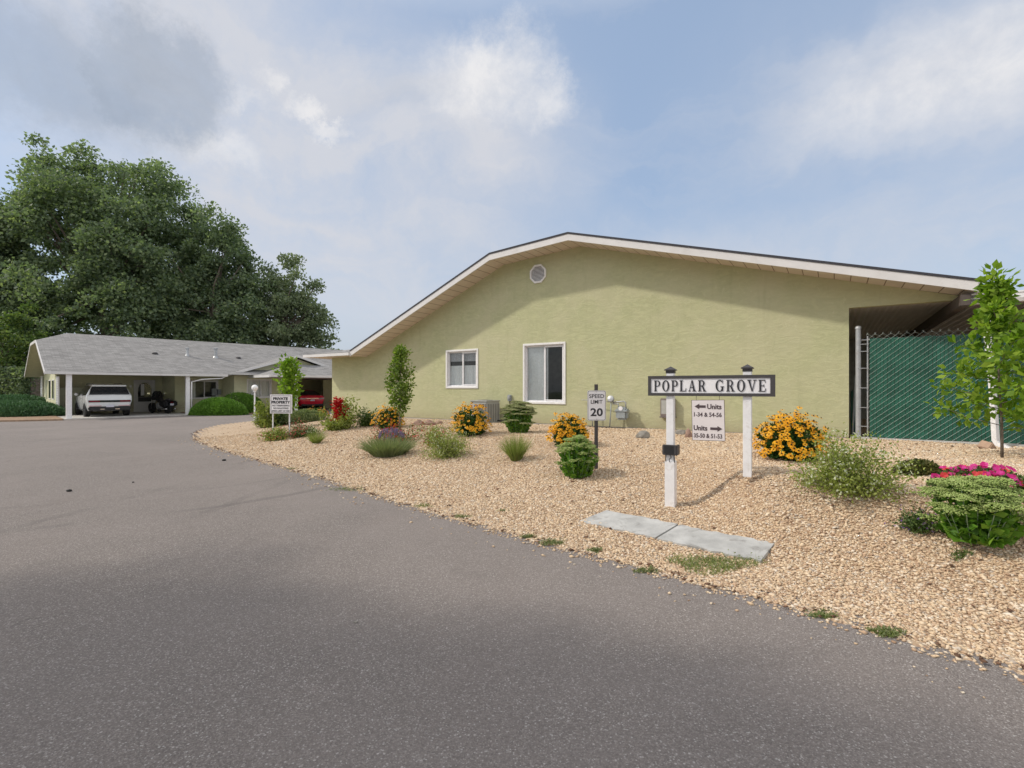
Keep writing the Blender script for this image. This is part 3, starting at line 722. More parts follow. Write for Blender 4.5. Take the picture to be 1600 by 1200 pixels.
def soffit_mat():
    m = bpy.data.materials.new('soffit_panels'); m.use_nodes = True; g = NT(m.node_tree)
    b = m.node_tree.nodes['Principled BSDF']; co = g.n('ShaderNodeTexCoord').outputs['Object']
    s = g.n('ShaderNodeSeparateXYZ'); g.put(s.inputs[0], co)
    fr = g.math('FRACT', g.math('DIVIDE', s.outputs[0], .305)); a = g.math('ABSOLUTE', g.math('SUBTRACT', fr, .5))
    line = g.rng(a, .462, .485)
    c = g.mix(g.rng(g.noise(co, 2.5, 4), .3, .7), (.62, .54, .46), (.70, .61, .53))
    c = g.mix(line, c, (.17, .10, .06))
    g.put(b.inputs['Base Color'], c); b.inputs['Roughness'].default_value = .6
    g.put(b.inputs['Normal'], g.bump(line, .6, -.01)); return m
M['soffit'] = soffit_mat()
so_.build('soffit', M['soffit'], bld, fix=False)
# carport ceiling and beam
ce = MB(); x = WX1
while x < 2.2:
    ce.add([(x, .18, 3.43), (x + .06, .18, 3.445), (x + .06, 9, 3.445), (x, 9, 3.43)], [(0, 1, 2, 3)]); ce.add([(x + .06, .18, 3.445), (x + .12, .18, 3.43), (x + .12, 9, 3.43), (x + .06, 9, 3.445)], [(0, 1, 2, 3)]); x += .12
ce.build('carport_ceiling', M['ceiling'], bld, fix=False)
MB().bbox(2.06, 2.22, -.74, 9, 3.20, 3.425, .01).build('beam', M['beam'], bld)
# windows
def window(parent, xa, xb, za, zt, y, name='window', split=.5, mat=None, trim=.065, rev=.09):
    fr = MB()
    for (p, q_, r_, s_) in ((xa - trim, xb + trim, zt, zt + trim), (xa - trim, xb + trim, za - trim, za), (xa - trim, xa, za, zt), (xb, xb + trim, za, zt)):
        fr.bbox(p, q_, y - .028, y + .01, r_, s_, .006)
    o = fr.build(name, M['white'], parent)
    sf = MB(); f = .045; xm = xa + (xb - xa) * split
    for (p, q_, r_, s_) in ((xa, xb, zt - f, zt), (xa, xb, za, za + f), (xa, xa + f, za + f, zt - f), (xb - f, xb, za + f, zt - f), (xm - f * .6, xm + f * .6, za + f, zt - f)):
        sf.box(p, q_, y + rev - .03, y + rev + .03, r_, s_)
    for (p, q_, r_, s_) in ((xm + f * .6, xb - f, zt - f * 1.7, zt - f), (xm + f * .6, xb - f, za + f, za + f * 1.7), (xb - f * 1.8, xb - f, za + f * 1.7, zt - f * 1.7)):
        sf.box(p, q_, y + rev - .045, y + rev - .01, r_, s_)
    # lined reveal
    for (p, q_, r_, s_) in ((xa - .004, xa + .012, za, zt), (xb - .012, xb + .004, za, zt), (xa + .012, xb - .012, za - .004, za + .012), (xa + .012, xb - .012, zt - .012, zt + .004)):
        sf.box(p, q_, y + .0, y + rev - .03, r_, s_)
    sf.build('sash', M['white_post'], o)
    MB().add([(xa + f, y + rev + .01, za + f), (xm, y + rev + .01, za + f), (xm, y + rev + .01, zt - f), (xa + f, y + rev + .01, zt - f)], [(0, 1, 2, 3)]).build('pane', M['glass'], o, fix=False)
    MB().add([(xm, y + rev - .015, za + f), (xb - f, y + rev - .015, za + f), (xb - f, y + rev - .015, zt - f), (xm, y + rev - .015, zt - f)], [(0, 1, 2, 3)]).build('pane', M['glass'], o, fix=False)
    return o
def curtain(parent, xa, xb, za, zt, y, m, name='curtain', amp=.012, fr_=38.):
    n = max(8, int((xb - xa) * 60)); V = []; Fc = []
    for i in range(n + 1):
        x = xa + (xb - xa) * i / n; dy = amp * math.sin(x * fr_) + amp * .4 * math.sin(x * fr_ * 2.3)
        V += [(x, y + dy, za), (x, y + dy * .8, zt)]
    for i in range(n): Fc.append((2 * i, 2 * i + 2, 2 * i + 3, 2 * i + 1))
    return MB().add(V, Fc).build(name, m, parent, fix=False)
def room(parent, xa, xb, za, zt, y):
    mb = MB(); mb.add([(xa - .6, y, za - .7), (xb + .6, y, za - .7), (xb + .6, y, zt + .4), (xa - .6, y, zt + .4), (xa - .6, y + 2.4, za - .7), (xb + .6, y + 2.4, za - .7), (xb + .6, y + 2.4, zt + .4), (xa - .6, y + 2.4, zt + .4)],
           [(4, 5, 6, 7), (0, 4, 7, 3), (1, 5, 6, 2), (0, 1, 5, 4), (3, 2, 6, 7)])
    return mb.build('room', M['interior'], parent, fix=False)
tr_ = .065
(xa, xb, za, zt) = wins[0]; o1 = window(bld, xa, xb, za, zt, 0., split=.5)
room(o1, xa, xb, za, zt, .14); hz_ = zt - (zt - za) * .37
curtain(o1, xa, xb, za, zt - (zt - za) * .40, .135, M['curtain'])
curtain(o1, xa, xb, zt - (zt - za) * .28, zt, .145, M['lace'], 'curtain')
curtain(o1, xa, xb, zt - (zt - za) * .41, zt - (zt - za) * .28, .14, M['valance'], 'curtain')
(xa, xb, za, zt) = wins[1]; o2 = window(bld, xa, xb, za, zt, 0., split=.5)
room(o2, xa, xb, za, zt, .14); curtain(o2, xa, xa + (xb - xa) * .56, za, zt, .125, M['curtain'], amp=.005, fr_=14)
# tidy: octagonal gable vent
vx, vz = Wp(841, 428); vr = .315
ve = MB(); n8 = 8
outer = [(vx + vr * math.cos(R(22.5 + 45 * k)), vz + vr * math.sin(R(22.5 + 45 * k))) for k in range(8)]
inner = [(vx + (vr - .055) * math.cos(R(22.5 + 45 * k)), vz + (vr - .055) * math.sin(R(22.5 + 45 * k))) for k in range(8)]
for k in range(8):
    k2 = (k + 1) % 8; ve.prism([outer[k], outer[k2], inner[k2], inner[k]], -.045, -.002)
vf = ve.build('gable_vent', M['white'], bld)
lo_ = MB(); z = vz - vr * .86
while z < vz + vr * .86:
    hwid = min(vr - .05, (vr - .05) * 1.38 - abs(z - vz)) * .96
    if hwid > .05: lo_.add([(vx - hwid, -.032, z), (vx + hwid, -.032, z), (vx + hwid, -.010, z + .026), (vx - hwid, -.010, z + .026), (vx - hwid, -.028, z - .004), (vx + hwid, -.028, z - .004)], [(0, 1, 2, 3), (0, 1, 5, 4)])
    z += .041
lo_.build('louvre', M['white_post'], vf, fix=False)
MB().prism(inner, -.006, -.002).build('backing', M['black'], vf)
# small outdoor socket box on the wall
bx, bz = Wp(797, 622)
so2 = empty('socket_box', bld.matrix_basis @ Vector((bx, 0, bz)), bld.rotation_euler.z, label='small grey electrical socket cover on the wall above the air conditioner', cat='electrical box')
MB().bbox(-.07, .07, -.07, -.001, -.10, .11, .015).build('cover', M['meter'], so2, smooth='auto'); MB().bbox(-.055, .055, -.105, -.071, -.03, .09, .012).build('lid', M['galv'], so2); MB().tube([(0, -.03, -.10), (0, -.03, -.17), (0.03, -.005, -.22)], .012).build('conduit', M['black'], so2)

# ------------------------------------------------------------------ the neighbouring flat metal carport at the right
cpn = empty('metal_carport', bld.matrix_basis @ Vector((2.5, 0, .45)), bld.rotation_euler.z, label='flat roofed metal carport with pale green gutter right of the green building', cat='carport')
CL = Matrix.Translation((-2.5, 0, -.45))
gx0, gzt = Wp(1523, 458, -.45); gzb = Wp(1533, 472, -.45)[1]
gzt, gzb = 3.44, 3.24
gx0 = Wp(1531, 465, -.45)[0]
gu = MB(); prof = [(-.56, gzt), (-.44, gzt), (-.44, gzb), (-.53, gzb), (-.56, gzb + .07)]
gu.prism([(a, b - .45) for a, b in prof], gx0 - 2.5, 7.5, 'x'); gu.box(gx0 - 2.5, 7.5, -.575, -.56, gzt - .03 - .45, gzt - .45)
gu.build('gutter', M['white_post'], cpn)
ec = MB(); ec.bbox(gx0 - .16 - 2.5, gx0 - 2.5 - .002, -.60, -.42, gzb - .45, gzt - .45, .01)
e_ = ec.build('end_box', M['white'], cpn)
mm = MB()
for i in range(2):
    for j in range(2): mm.box(gx0 - .145 + i * .07 - 2.5, gx0 - .085 + i * .07 - 2.5, -.606, -.601, gzb - .45 + .03 + j * .075, gzb - .45 + .09 + j * .075)
mm.build('vent_slot', M['acdark'], e_)
rf = MB(); x = 2.24
while x < 9:
    rf.add([(x - 2.5, -.43, 2.86), (x + .09 - 2.5, -.43, 2.89), (x + .09 - 2.5, 9, 2.89), (x - 2.5, 9, 2.86)], [(0, 1, 2, 3)]); rf.add([(x + .09 - 2.5, -.43, 2.89), (x + .18 - 2.5, -.43, 2.86), (x + .18 - 2.5, 9, 2.86), (x + .09 - 2.5, 9, 2.89)], [(0, 1, 2, 3)]); x += .18
rf.add([(-.26, -.43, 2.95), (6.5, -.43, 2.95), (6.5, 9, 2.95), (-.26, 9, 2.95)], [(0, 1, 2, 3)])
rf.build('roof', M['ceiling'], cpn, fix=False)
p_t = Wp(1541, 470, -.35); p_b = Wp(1556, 690, -.35)
po = MB(); po.tube([(p_t[0] - 2.5, -.35, gzt - .45), (p_t[0] - 2.5 + .02, -.35, 2.2), ((p_b[0] + p_t[0]) / 2 - 2.5 + .02, -.35, 1.2), (p_b[0] - 2.5, -.35, .12), (p_b[0] - 2.5 + .03, -.37, .05), (p_b[0] - 2.5 + .22, -.50, -.05)], [.055, .06, .06, .06, .062, .062], 4)
po.build('downspout', M['white_post'], cpn)
MB().bbox(p_t[0] - 2.6, p_t[0] - 2.43, -.41, -.27, 2.50, 2.53, .005).build('strap', M['beam'], cpn)

# ------------------------------------------------------------------ chain link fence with green slats
FX0 = Wp(1341, 600, .03)[0]; FTOP = 2.80; FBOT = .47
fen = empty('chain_link_fence', bld.matrix_basis @ Vector((FX0, .03, .43)), bld.rotation_euler.z, label='galvanised chain link fence with dark green privacy slats closing the carport', cat='fence')
zt_, zb_f = FTOP - .43, FBOT - .43
MB().lathe([(.052, 0), (.052, 2.50), (.062, 2.50), (.062, 2.53), (.045, 2.56), (.012, 2.575)], 14).build('post', M['galv'], fen, smooth='auto')
LX = 6.6
for px_ in (3.1, 6.3): MB().lathe([(.036, 0), (.036, 2.36), (.044, 2.36), (.03, 2.41)], 12, c=(px_, .09, 0)).build('post', M['galv'], fen, smooth='auto')
x0 = .17
sl = MB(); x = x0 + .04; k = 0
while x < LX:
    sl.box(x, x + .058, -.004 + .003 * (k % 2), .001 + .003 * (k % 2), zb_f + .03 + .012 * math.sin(k * 2.1), zt_ - .10 + .01 * math.sin(k * 1.3)); x += .0635; k += 1
sl.build('privacy_slats', M['slat'], fen)
SLP = .85; wr = MB(); step = .138; hgt = (zt_ - zb_f) / SLP; x = x0 - hgt
def wseg(a, b, y):
    wr.tube([a, b], .0024, 4, cap=False)
n_ = int((LX + hgt) / step)
for i in range(n_):
    xs_ = x0 - hgt + i * step
    p = Vector((xs_, -.014, zb_f)); q_ = Vector((xs_ + hgt, -.014, zt_))
    if p.x < x0: p = Vector((x0, -.014, zb_f + (x0 - xs_) * SLP))
    if q_.x > LX: q_ = Vector((LX, -.014, zb_f + (LX - xs_) * SLP))
    if q_.x > p.x: wseg(p, q_, 0)
    xs2 = x0 + i * step; p = Vector((xs2, .014, zb_f)); q2 = Vector((xs2 - hgt, .014, zt_))
    if q2.x < x0: q2 = Vector((x0, .014, zb_f + (xs2 - x0) * SLP))
    if p.x > LX: p = Vector((LX, .014, zb_f + (xs2 - LX) * SLP))
    if q2.x < p.x and q2.z > p.z: wseg(p, q2, 0)
# knuckled tops: each pair of wires twists to a short pair of ends
x = x0
while x < LX:
    wr.tube([(x - .02, 0, zt_ - .02), (x, 0, zt_ + .008), (x - .012, 0, zt_ + .034)], .0030, 4, cap=False); wr.tube([(x + .02, 0, zt_ - .02), (x, 0, zt_ + .008), (x + .012, 0, zt_ + .034)], .0030, 4, cap=False); x += step
wr.build('wire_mesh', M['wire'], fen, fix=False)
MB().box(x0 - .012, x0 + .012, -.022, -.014, zb_f, zt_ - .04).build('tension_bar', M['galv'], fen)
for z in (.30, .72, 1.16, 1.6, 1.98, 2.14):
    MB().bbox(.0, x0 + .02, -.060, -.05, z, z + .016, .003).build('clamp', M['galv'], fen)
MB().tube([(.05, .06, zt_ - .12), (LX, .06, zt_ - .12)], .021, 8).build('top_rail', M['galv'], fen, smooth='auto')
MB().bbox(FX0 - .15, 9.0, -.16, .22, .20, .492, .012, None).build('concrete_kerb', M['concrete'], kind='structure').matrix_world = bld.matrix_basis
MB().bbox(WX1 + .0, 9.0, .22, 9.0, .15, .43, .012, None).build('carport_floor', M['concrete'], kind='structure').matrix_world = bld.matrix_basis

# dim things stored in the gap beside the building corner
gb = bld.matrix_basis
tag(MB().tube([(.36, .55, .44), (.42, .65, 1.9)], .02, 6).tube([(.36, .55, .46), (.50, .52, .46)], .03, 6).build('garden_tool', M['galv']), 'long handled tool leaning in the gap between wall and fence post', 'garden tool').matrix_world = gb
tag(MB().bbox(.34, .52, .9, 1.3, .44, 1.55, .03).build('storage_bin', M['slat']), 'dark green bin standing in the gap beside the fence post', 'bin').matrix_world = gb

# ------------------------------------------------------------------ things against the wall
# air conditioner
p = gb @ Vector((Wp(760, 640, -.5)[0], -.52, 0)); x_ac = Wp(757, 640, -.55)[0]
ac = empty('air_conditioner', gb @ Vector((x_ac, -.52, .43)), bld.rotation_euler.z + R(-4), label='beige grey air conditioner condenser standing against the green wall behind yellow flowers', cat='air conditioner')
MB().bbox(-.40, .40, -.36, .36, -.05, .0, .01).build('pad', M['concrete'], ac)
MB().bbox(-.36, .36, -.34, .34, .0, .72, .03).build('casing', M['acgrey'], ac, smooth='auto')
lv = MB()
for i in range(7): lv.bbox(.361, .372, -.29 + i * .088, -.25 + i * .088, .07, .66, .004)
for i in range(5): lv.bbox(.02 + i * .065, .055 + i * .065, -.352, -.341, .07, .66, .004)
lv.build('louvres', M['acdark'], ac)
MB().bbox(-.37, .37, -.35, .35, .72, .765, .012).build('top_cover', M['acgrey'], ac, smooth='auto')
MB().lathe([(.25, .766), (.25, .775), (.06, .785)], 20).build('fan_guard', M['acdark'], ac)
MB().box(-.16, -.02, -.356, -.342, .50, .62).build('label_plate', M['blueclth'], ac)
MB().tube([(.36, .2, .10), (.52, .25, .09), (.60, .45, .12), (.6, .54, .2)], .022, 6).build('refrigerant_line', M['black'], ac, smooth=True)
# gas meter
mx, _ = Wp(976, 640)
gm = empty('gas_meter', gb @ Vector((mx, -.22, .44)), bld.rotation_euler.z, label='grey gas meter with regulator and thin pipes mounted on the green wall', cat='gas meter')
gm_b = MB(); gm_b.bbox(-.16, .17, -.10, .12, .26, .62, .05).bbox(-.18, .19, -.12, .13, .48, .54, .015)
gm_b.build('meter_body', M['meter'], gm, smooth='auto')
MB().lathe([(.06, -.03), (.06, .0)], 14, Matrix.Translation((0, -.115, .58)) @ Matrix.Rotation(R(90), 4, 'X')).build('dial', M['signwhite'], gm)
MB().tube([(.11, 0, .60), (.11, 0, .74), (.06, 0, .78), (-.12, 0, .76), (-.28, 0, .74)], .022, 8).tube([(-.10, 0, .60), (-.10, 0, .70), (-.28, 0, .70)], .02, 8).build('pipe_loop', M['galv'], gm, smooth=True)
MB().lathe([(.02, -.08), (.09, -.05), (.10, 0), (.09, .05), (.03, .07)], 16, Matrix.Translation((-.32, -.02, .84)) @ Matrix.Rotation(R(70), 4, 'X')).build('regulator', M['galv'], gm, smooth='auto')
MB().tube([(-.32, 0, .80), (-.34, 0, .40), (-.37, 0, .0)], .017, 8).build('riser_pipe', M['meter'], gm, smooth=True)
MB().tube([(-.36, 0, .76), (-.80, .05, .79), (-1.30, .12, .80), (-1.30, .16, .80)], .012, 6).tube([(-.92, .05, .79), (-.92, .04, .0)], .014, 6).build('gas_line', M['galv'], gm, smooth=True)
MB().box(-1.05, .1, -.05, .08, .0, .03).build('base_plate', M['black'], gm)
# service box behind the sign post
ex, ez = Wp(1045, 634)
eb = empty('meter_box', gb @ Vector((ex, 0, ez)), bld.rotation_euler.z, label='taupe metal service box on the green wall behind the left sign post', cat='meter box')
MB().bbox(-.19, .19, -.15, -.002, -.28, .20, .012).build('casing', M['boxbrown'], eb); MB().bbox(-.21, .21, -.18, -.0015, -.32, -.285, .008).build('lip', M['boxbrown'], eb)
MB().bbox(-.16, .16, -.159, -.151, -.22, .15, .01).build('cover', M['acgrey'], eb); MB().tube([(.1, -.05, -.32), (.1, -.05, -.62)], .018, 8).build('conduit', M['meter'], eb)
# ------------------------------------------------------------------ far house (local x along its front, y to the rear)
hs = empty('neighbour_house', H, HRZ, label='low pale green house with grey shingle roof and open carport beneath the tall trees', cat='house')
hm = hs.matrix_basis.copy() if False else Matrix.Translation(H) @ Matrix.Rotation(HRZ, 4, 'Z')
EZ = 2.42                                                     # eave height
def mainz(y): return EZ + (min(y, 12.7 - y) + .15) * .385
wl = MB()
def rect(mb, a, b, z0, z1): mb.add([(a[0], a[1], z0), (b[0], b[1], z0), (b[0], b[1], z1), (a[0], a[1], z1)], [(0, 1, 2, 3)])
# left flank: gable wall with two narrow windows
def flank(y0, y1, za=0., zb=None):
    wl.add([(0, y0, za), (0, y1, za), (0, y1, (mainz(y1) - .2) if zb is None else zb), (0, y0, (mainz(y0) - .2) if zb is None else zb)], [(0, 1, 2, 3)])
ys = [5.6, 6.35, 7.2, 7.3, 12.4]
flank(5.2, 12.4, 0, 2.4); wl.add([(0, 5.2, 2.4), (0, 12.4, 2.4), (0, 8.0, 4.1), (0, 5.2, 4.1)], [(0, 1, 2, 3)]); wl.add([(0, 0.2, 2.36), (0, 5.2, 2.36), (0, 5.2, 4.1), (0, 4.5, 4.05)], [(0, 1, 2, 3)])
rect(wl, (5.3, 3), (5.3, 6), 0, 2.45); rect(wl, (0, 6), (3.75, 6), 0, 2.45); rect(wl, (4.9, 6), (5.3, 6), 0, 2.45); rect(wl, (3.75, 6), (4.9, 6), 2.12, 2.45)
wa, wb, wz0, wz1 = 6.15, 7.72, .93, 2.06
rect(wl, (5.3, 3), (wa, 3), 0, 2.45); rect(wl, (wb, 3), (8.0, 3), 0, 2.45); rect(wl, (wa, 3), (wb, 3), 0, wz0); rect(wl, (wa, 3), (wb, 3), wz1, 2.45)
rect(wl, (8.0, .8), (8.0, 3), 0, 2.45)
va, vb, vz0, vz1 = 8.82, 10.28, .97, 2.13
rect(wl, (8.0, .8), (va, .8), 0, 2.45); rect(wl, (va, .8), (vb, .8), 0, vz0); rect(wl, (va, .8), (vb, .8), vz1, 2.45); rect(wl, (vb, .8), (11.3, .8), 0, 2.45)
gpk = (11.95, 3.68)
wl.add([(7.9, .8, 2.40), (16.0, .8, 2.40), gpk[0:1] + (.8, gpk[1])], [(0, 1, 2)])
rect(wl, (11.3, .8), (11.3, 6), 0, 2.5); rect(wl, (11.3, 6), (18, 6), 0, 2.5); rect(wl, (16.5, .8), (16.5, 6), 0, 2.5); rect(wl, (0, 12.4), (18, 12.4), 0, 2.5)
rect(wl, (18, .8), (18, 12.4), 0, 2.6)
wl.build('wall', M['stucco_far'], hs, fix=False)
cl = MB(); cl.add([(-.2, -.1, 2.40), (8.2, -.1, 2.40), (8.2, 6, 2.40), (-.2, 6, 2.40)], [(0, 1, 2, 3)]); cl.add([(9.0, -2.4, 2.26), (18, -2.4, 2.26), (18, 6, 2.26), (11.3, 6, 2.26), (11.3, .8, 2.26), (9, .8, 2.26)], [(0, 1, 2, 3, 4, 5)])
cl.build('carport_ceiling', M['ceiling'], hs, fix=False)
# roof with clipped gable at the left
rr = MB(); RX = -.9; yf, yr, yc0, yc1, RGY = -.15, 12.85, 4.7, 8.0, 6.3
zc = mainz(yc0) + .0; zr = mainz(6.3)
rr.add([(RX, yf, EZ), (19, yf, EZ), (19, RGY, zr), (.55, RGY, zr), (RX, yc0, zc)], [(0, 1, 2, 3, 4)])
rr.add([(RX, yr, EZ), (19, yr, EZ), (19, RGY, zr), (.55, RGY, zr), (RX, yc1, zc)], [(0, 4, 3, 2, 1)])
rr.add([(RX, yc0, zc), (RX, yc1, zc), (.55, RGY, zr)], [(0, 1, 2)])
rr.add([(8.0, -.15, EZ), (8.0, -.15, EZ)], []) if False else None
# cricket over the carport: a shallow raised triangle
def up(x, y, dz): return (x, y, mainz(y) + dz)
rr.add([up(-.1, -.17, .012), up(2.7, -.17, .03), up(5.7, -.17, .012), up(2.8, 3.6, .02)], [(0, 1, 3), (1, 2, 3)])
# front gable wing
g0, g1 = 7.2, 16.7; gz0 = 2.38; ov = .0
rr.add([(g0, .38, gz0), (gpk[0], .38, gpk[1] + .17), (gpk[0], 5.5, gpk[1] + .17), (g0, 5.5, gz0)], [(0, 1, 2, 3)])
rr.add([(g1, .38, gz0), (gpk[0], .38, gpk[1] + .17), (gpk[0], 5.5, gpk[1] + .17), (g1, 5.5, gz0)], [(0, 3, 2, 1)])
# hipped roof of the second carport
rr.add([(8.9, -2.6, 2.38), (17, -2.6, 2.38), (17, .4, 3.2), (11.3, .4, 3.2)], [(0, 1, 2, 3)]); rr.add([(8.9, -2.6, 2.38), (11.3, .4, 3.2), (11.3, .8, 3.2), (8.9, .8, 2.38)], [(0, 1, 2, 3)])
rf_ = rr.build('roof', M['shingle'], hs, fix=False)
ff = MB()
ff.box(RX, 7.3, yf - .11, yf, EZ - .13, EZ - .0); ff.box(RX - .03, RX, yf, yf + .04, EZ - .16, EZ)
def rake(mb, p, q_, w=.15, t=.03, axis='x'):
    if axis == 'x': mb.add([(p[0] - t, p[1], p[2]), (q_[0] - t, q_[1], q_[2]), (q_[0] - t, q_[1], q_[2] - w), (p[0] - t, p[1], p[2] - w), (p[0], p[1], p[2]), (q_[0], q_[1], q_[2]), (q_[0], q_[1], q_[2] - w), (p[0], p[1], p[2] - w)], [(0, 1, 2, 3), (4, 7, 6, 5), (0, 4, 5, 1), (3, 2, 6, 7)])
    else: mb.add([(p[0], p[1] - t, p[2]), (q_[0], q_[1] - t, q_[2]), (q_[0], q_[1] - t, q_[2] - w), (p[0], p[1] - t, p[2] - w), (p[0], p[1], p[2]), (q_[0], q_[1], q_[2]), (q_[0], q_[1], q_[2] - w), (p[0], p[1], p[2] - w)], [(0, 1, 2, 3), (4, 7, 6, 5), (0, 4, 5, 1), (3, 2, 6, 7)])
rake(ff, (RX, yf, EZ), (RX, yc0, zc)); rake(ff, (RX, yc0, zc), (RX, yc1, zc)); rake(ff, (RX, yc1, zc), (RX, yr, EZ))
rake(ff, (g0, .37, gz0 + .02), (gpk[0], .37, gpk[1] + .19), .16, .03, 'y'); rake(ff, (g1, .37, gz0 + .02), (gpk[0], .37, gpk[1] + .19), .16, .03, 'y')
ff.box(8.85, 17, -2.70, -2.6, 2.27, 2.40); ff.box(8.82, 8.90, -2.6, .78, 2.25, 2.40)
ff.build('fascia', M['fascia'], hs, fix=False)
sf2 = MB(); sf2.add([(RX, yf, EZ - .1), (RX, yc0, zc - .1), (RX, yc1, zc - .1), (RX, yr, EZ - .1), (0, yr, EZ - .1), (0, yc1, zc - .1), (0, yc0, zc - .1), (0, yf, EZ - .1)], [(0, 1, 6, 7), (1, 2, 5, 6), (2, 3, 4, 5)])
sf2.add([(g0, .38, gz0 - .05), (gpk[0], .38, gpk[1] + .1), (gpk[0], .8, gpk[1] + .1), (g0, .8, gz0 - .05), (g1, .38, gz0 - .05), (g1, .8, gz0 - .05)], [(0, 1, 2, 3), (4, 1, 2, 5)])
sf2.build('soffit', pm('plain_soffit', (.52, .50, .38), .6), hs, fix=False)
def post(x, y, z0, z1, w=.09): return MB().bbox(x - w, x + w, y - w, y + w, z0, z1, .012).build('carport_post', M['white_post'], hs)
post(.0, 0, 0, 2.30, .11); post(5.22, 0, 0, 2.30, .10); post(10.5, -2.5, 0, 2.27, .08)
MB().tube([(5.4, -.12, .02), (5.4, -.12, 1.95), (5.9, -.16, 2.10), (7.0, -.16, 2.18), (7.25, -.16, 2.34)], .035, 8).build('downspout', M['white_post'], hs, smooth=True)
MB().tube([(-.1, 12.3, .02), (-.1, 12.3, 2.4)], .06, 6).build('downspout', M['white_post'], hs, smooth=True)
# privacy louvre beside the first post
lp = MB(); lp.bbox(-.03, .03, 4.15, 4.22, 0, 2.25, .005).bbox(-.03, .03, 5.1, 5.18, 0, 2.25, .005)
z = .08
while z < 2.2: lp.box(-.02, .02, 4.22, 5.1, z, z + .065); z += .10
lp.build('louvre_screen', M['white_post'], hs)
# flank windows
for (y0, y1) in ((6.3, 7.1), (8.1, 9.0)):
    o = MB().box(-.03, -.002, y0 - .06, y1 + .06, .9, 2.1).build('window', M['white'], hs); MB().box(-.036, -.031, y0, y1, .96, 2.04).build('pane', M['carglass'], o)
MB().box(-.03, -.003, 10.2, 10.9, .9, 2.1).build('shutter', M['trim'], hs)
o = window(hs, wa, wb, wz0, wz1, 3., split=.52, trim=.05); room(o, wa, wb, wz0, wz1, 3.14); curtain(o, wa, wa + .35, wz0, wz1, 3.22, M['curtain'])
o = window(hs, va, vb, vz0, vz1, .8, split=.58, trim=.06); room(o, va, vb, vz0, vz1, .94); curtain(o, va, vb, vz0, vz1, 1.02, M['curtain'], fr_=30)
# entrance door with fan light
dr = MB(); dr.bbox(3.75, 4.9, 5.95, 6.03, .03, 2.12, .01); od = dr.build('door', M['door'], hs)
dp = MB(); dp.prism([(3.97, 1.0), (4.68, 1.0), (4.68, 1.55), (4.60, 1.80), (4.42, 1.93), (4.22, 1.93), (4.05, 1.80), (3.97, 1.55)], 5.935, 5.948); dp.build('door_glass', M['carglass'], od)
MB().box(4.12, 4.30, 5.925, 5.934, 1.10, 1.85).build('door_blind', M['curtain'], od); MB().box(3.97, 4.68, 5.925, 5.934, .70, .99).build('kick_panel', M['black'], od)
MB().ball((4.80, 5.91, 1.02), .035, 8).build('handle', M['chrome'], od, smooth=True)
MB().bbox(3.55, 3.63, 5.88, 5.999, 1.62, 1.78, .01).build('wall_lamp', M['lampwhite'], hs); 
lm = MB(); lm.bbox(5.95, 6.08, 2.78, 2.99, 1.72, 1.95, .03); lm.tube([(6.0, 2.99, 1.98), (6.0, 2.85, 2.02)], .02, 6); lm.build('porch_lantern', M['black'], hs)
em = MB(); em.bbox(7.35, 7.62, 2.80, 2.99, 1.1, 1.55, .01); em.bbox(7.68, 7.9, 2.84, 2.99, 1.15, 1.5, .01); em.tube([(7.48, 2.9, 1.1), (7.48, 2.9, .0)], .02, 6); em.build('meter_bank', M['meter'], hs)
gv = MB(); gv.lathe([(.27, -.02), (.27, .02)], 8, Matrix.Translation((11.95, .77, 3.17)) @ Matrix.Rotation(R(90), 4, 'X') @ Matrix.Rotation(R(22.5), 4, 'Z')); gv.build('gable_vent', M['white'], hs)
# second entrance behind the red car
o = MB().bbox(13.0, 13.95, 5.9, 5.99, .03, 2.1, .01).build('door', M['white'], hs); MB().box(13.22, 13.75, 5.885, 5.898, 1.1, 1.85).build('door_glass', M['carglass'], o)
MB().box(15.2, 16.4, 3.2, 3.3, 0, 2.2).build('storage_closet', M['stucco_far'], hs)
# roof stacks
for (x, y, h, r_) in ((6.0, 3.1, .42, .075), (7.6, 3.0, .55, .10)):
    o = MB().lathe([(r_ * 2.2, -.12), (r_ * 1.2, .06), (r_, .08), (r_, h), (r_ * 1.55, h), (r_ * 1.55, h + .07), (r_ * .6, h + .10)], 14, c=(x, y, mainz(y))).build('vent_pipe', M['galv'], hs, smooth='auto')
for (x, y) in ((4.3, 3.2), (9.0, 3.0)): MB().lathe([(.15, -.06), (.16, .04), (.10, .09)], 12, c=(x, y, mainz(y))).build('roof_vent', M['charcoal'], hs, smooth='auto')
# items in the carport
def hobj(name, mb, m, lab, cat, **k):
    o = mb.build(name, m, label=lab, cat=cat, **k); o.matrix_world = hm; return o
hobj('storage_cabinet', MB().bbox(.12, 1.5, 5.3, 5.95, .04, 1.62, .02), M['trim'], 'pale cabinet against the rear wall of the carport left of the white car', 'cabinet')
hobj('potted_bush', MB().lathe([(.10, .04), (.15, .3), (.13, .34)], 12, c=(5.08, 5.7, 0)).ball((5.08, 5.75, 1.0), .24, 12, (.8, .5, 1.7)), M['charcoal'], 'dark dried arrangement beside the entrance door behind the motorcycle', 'plant')

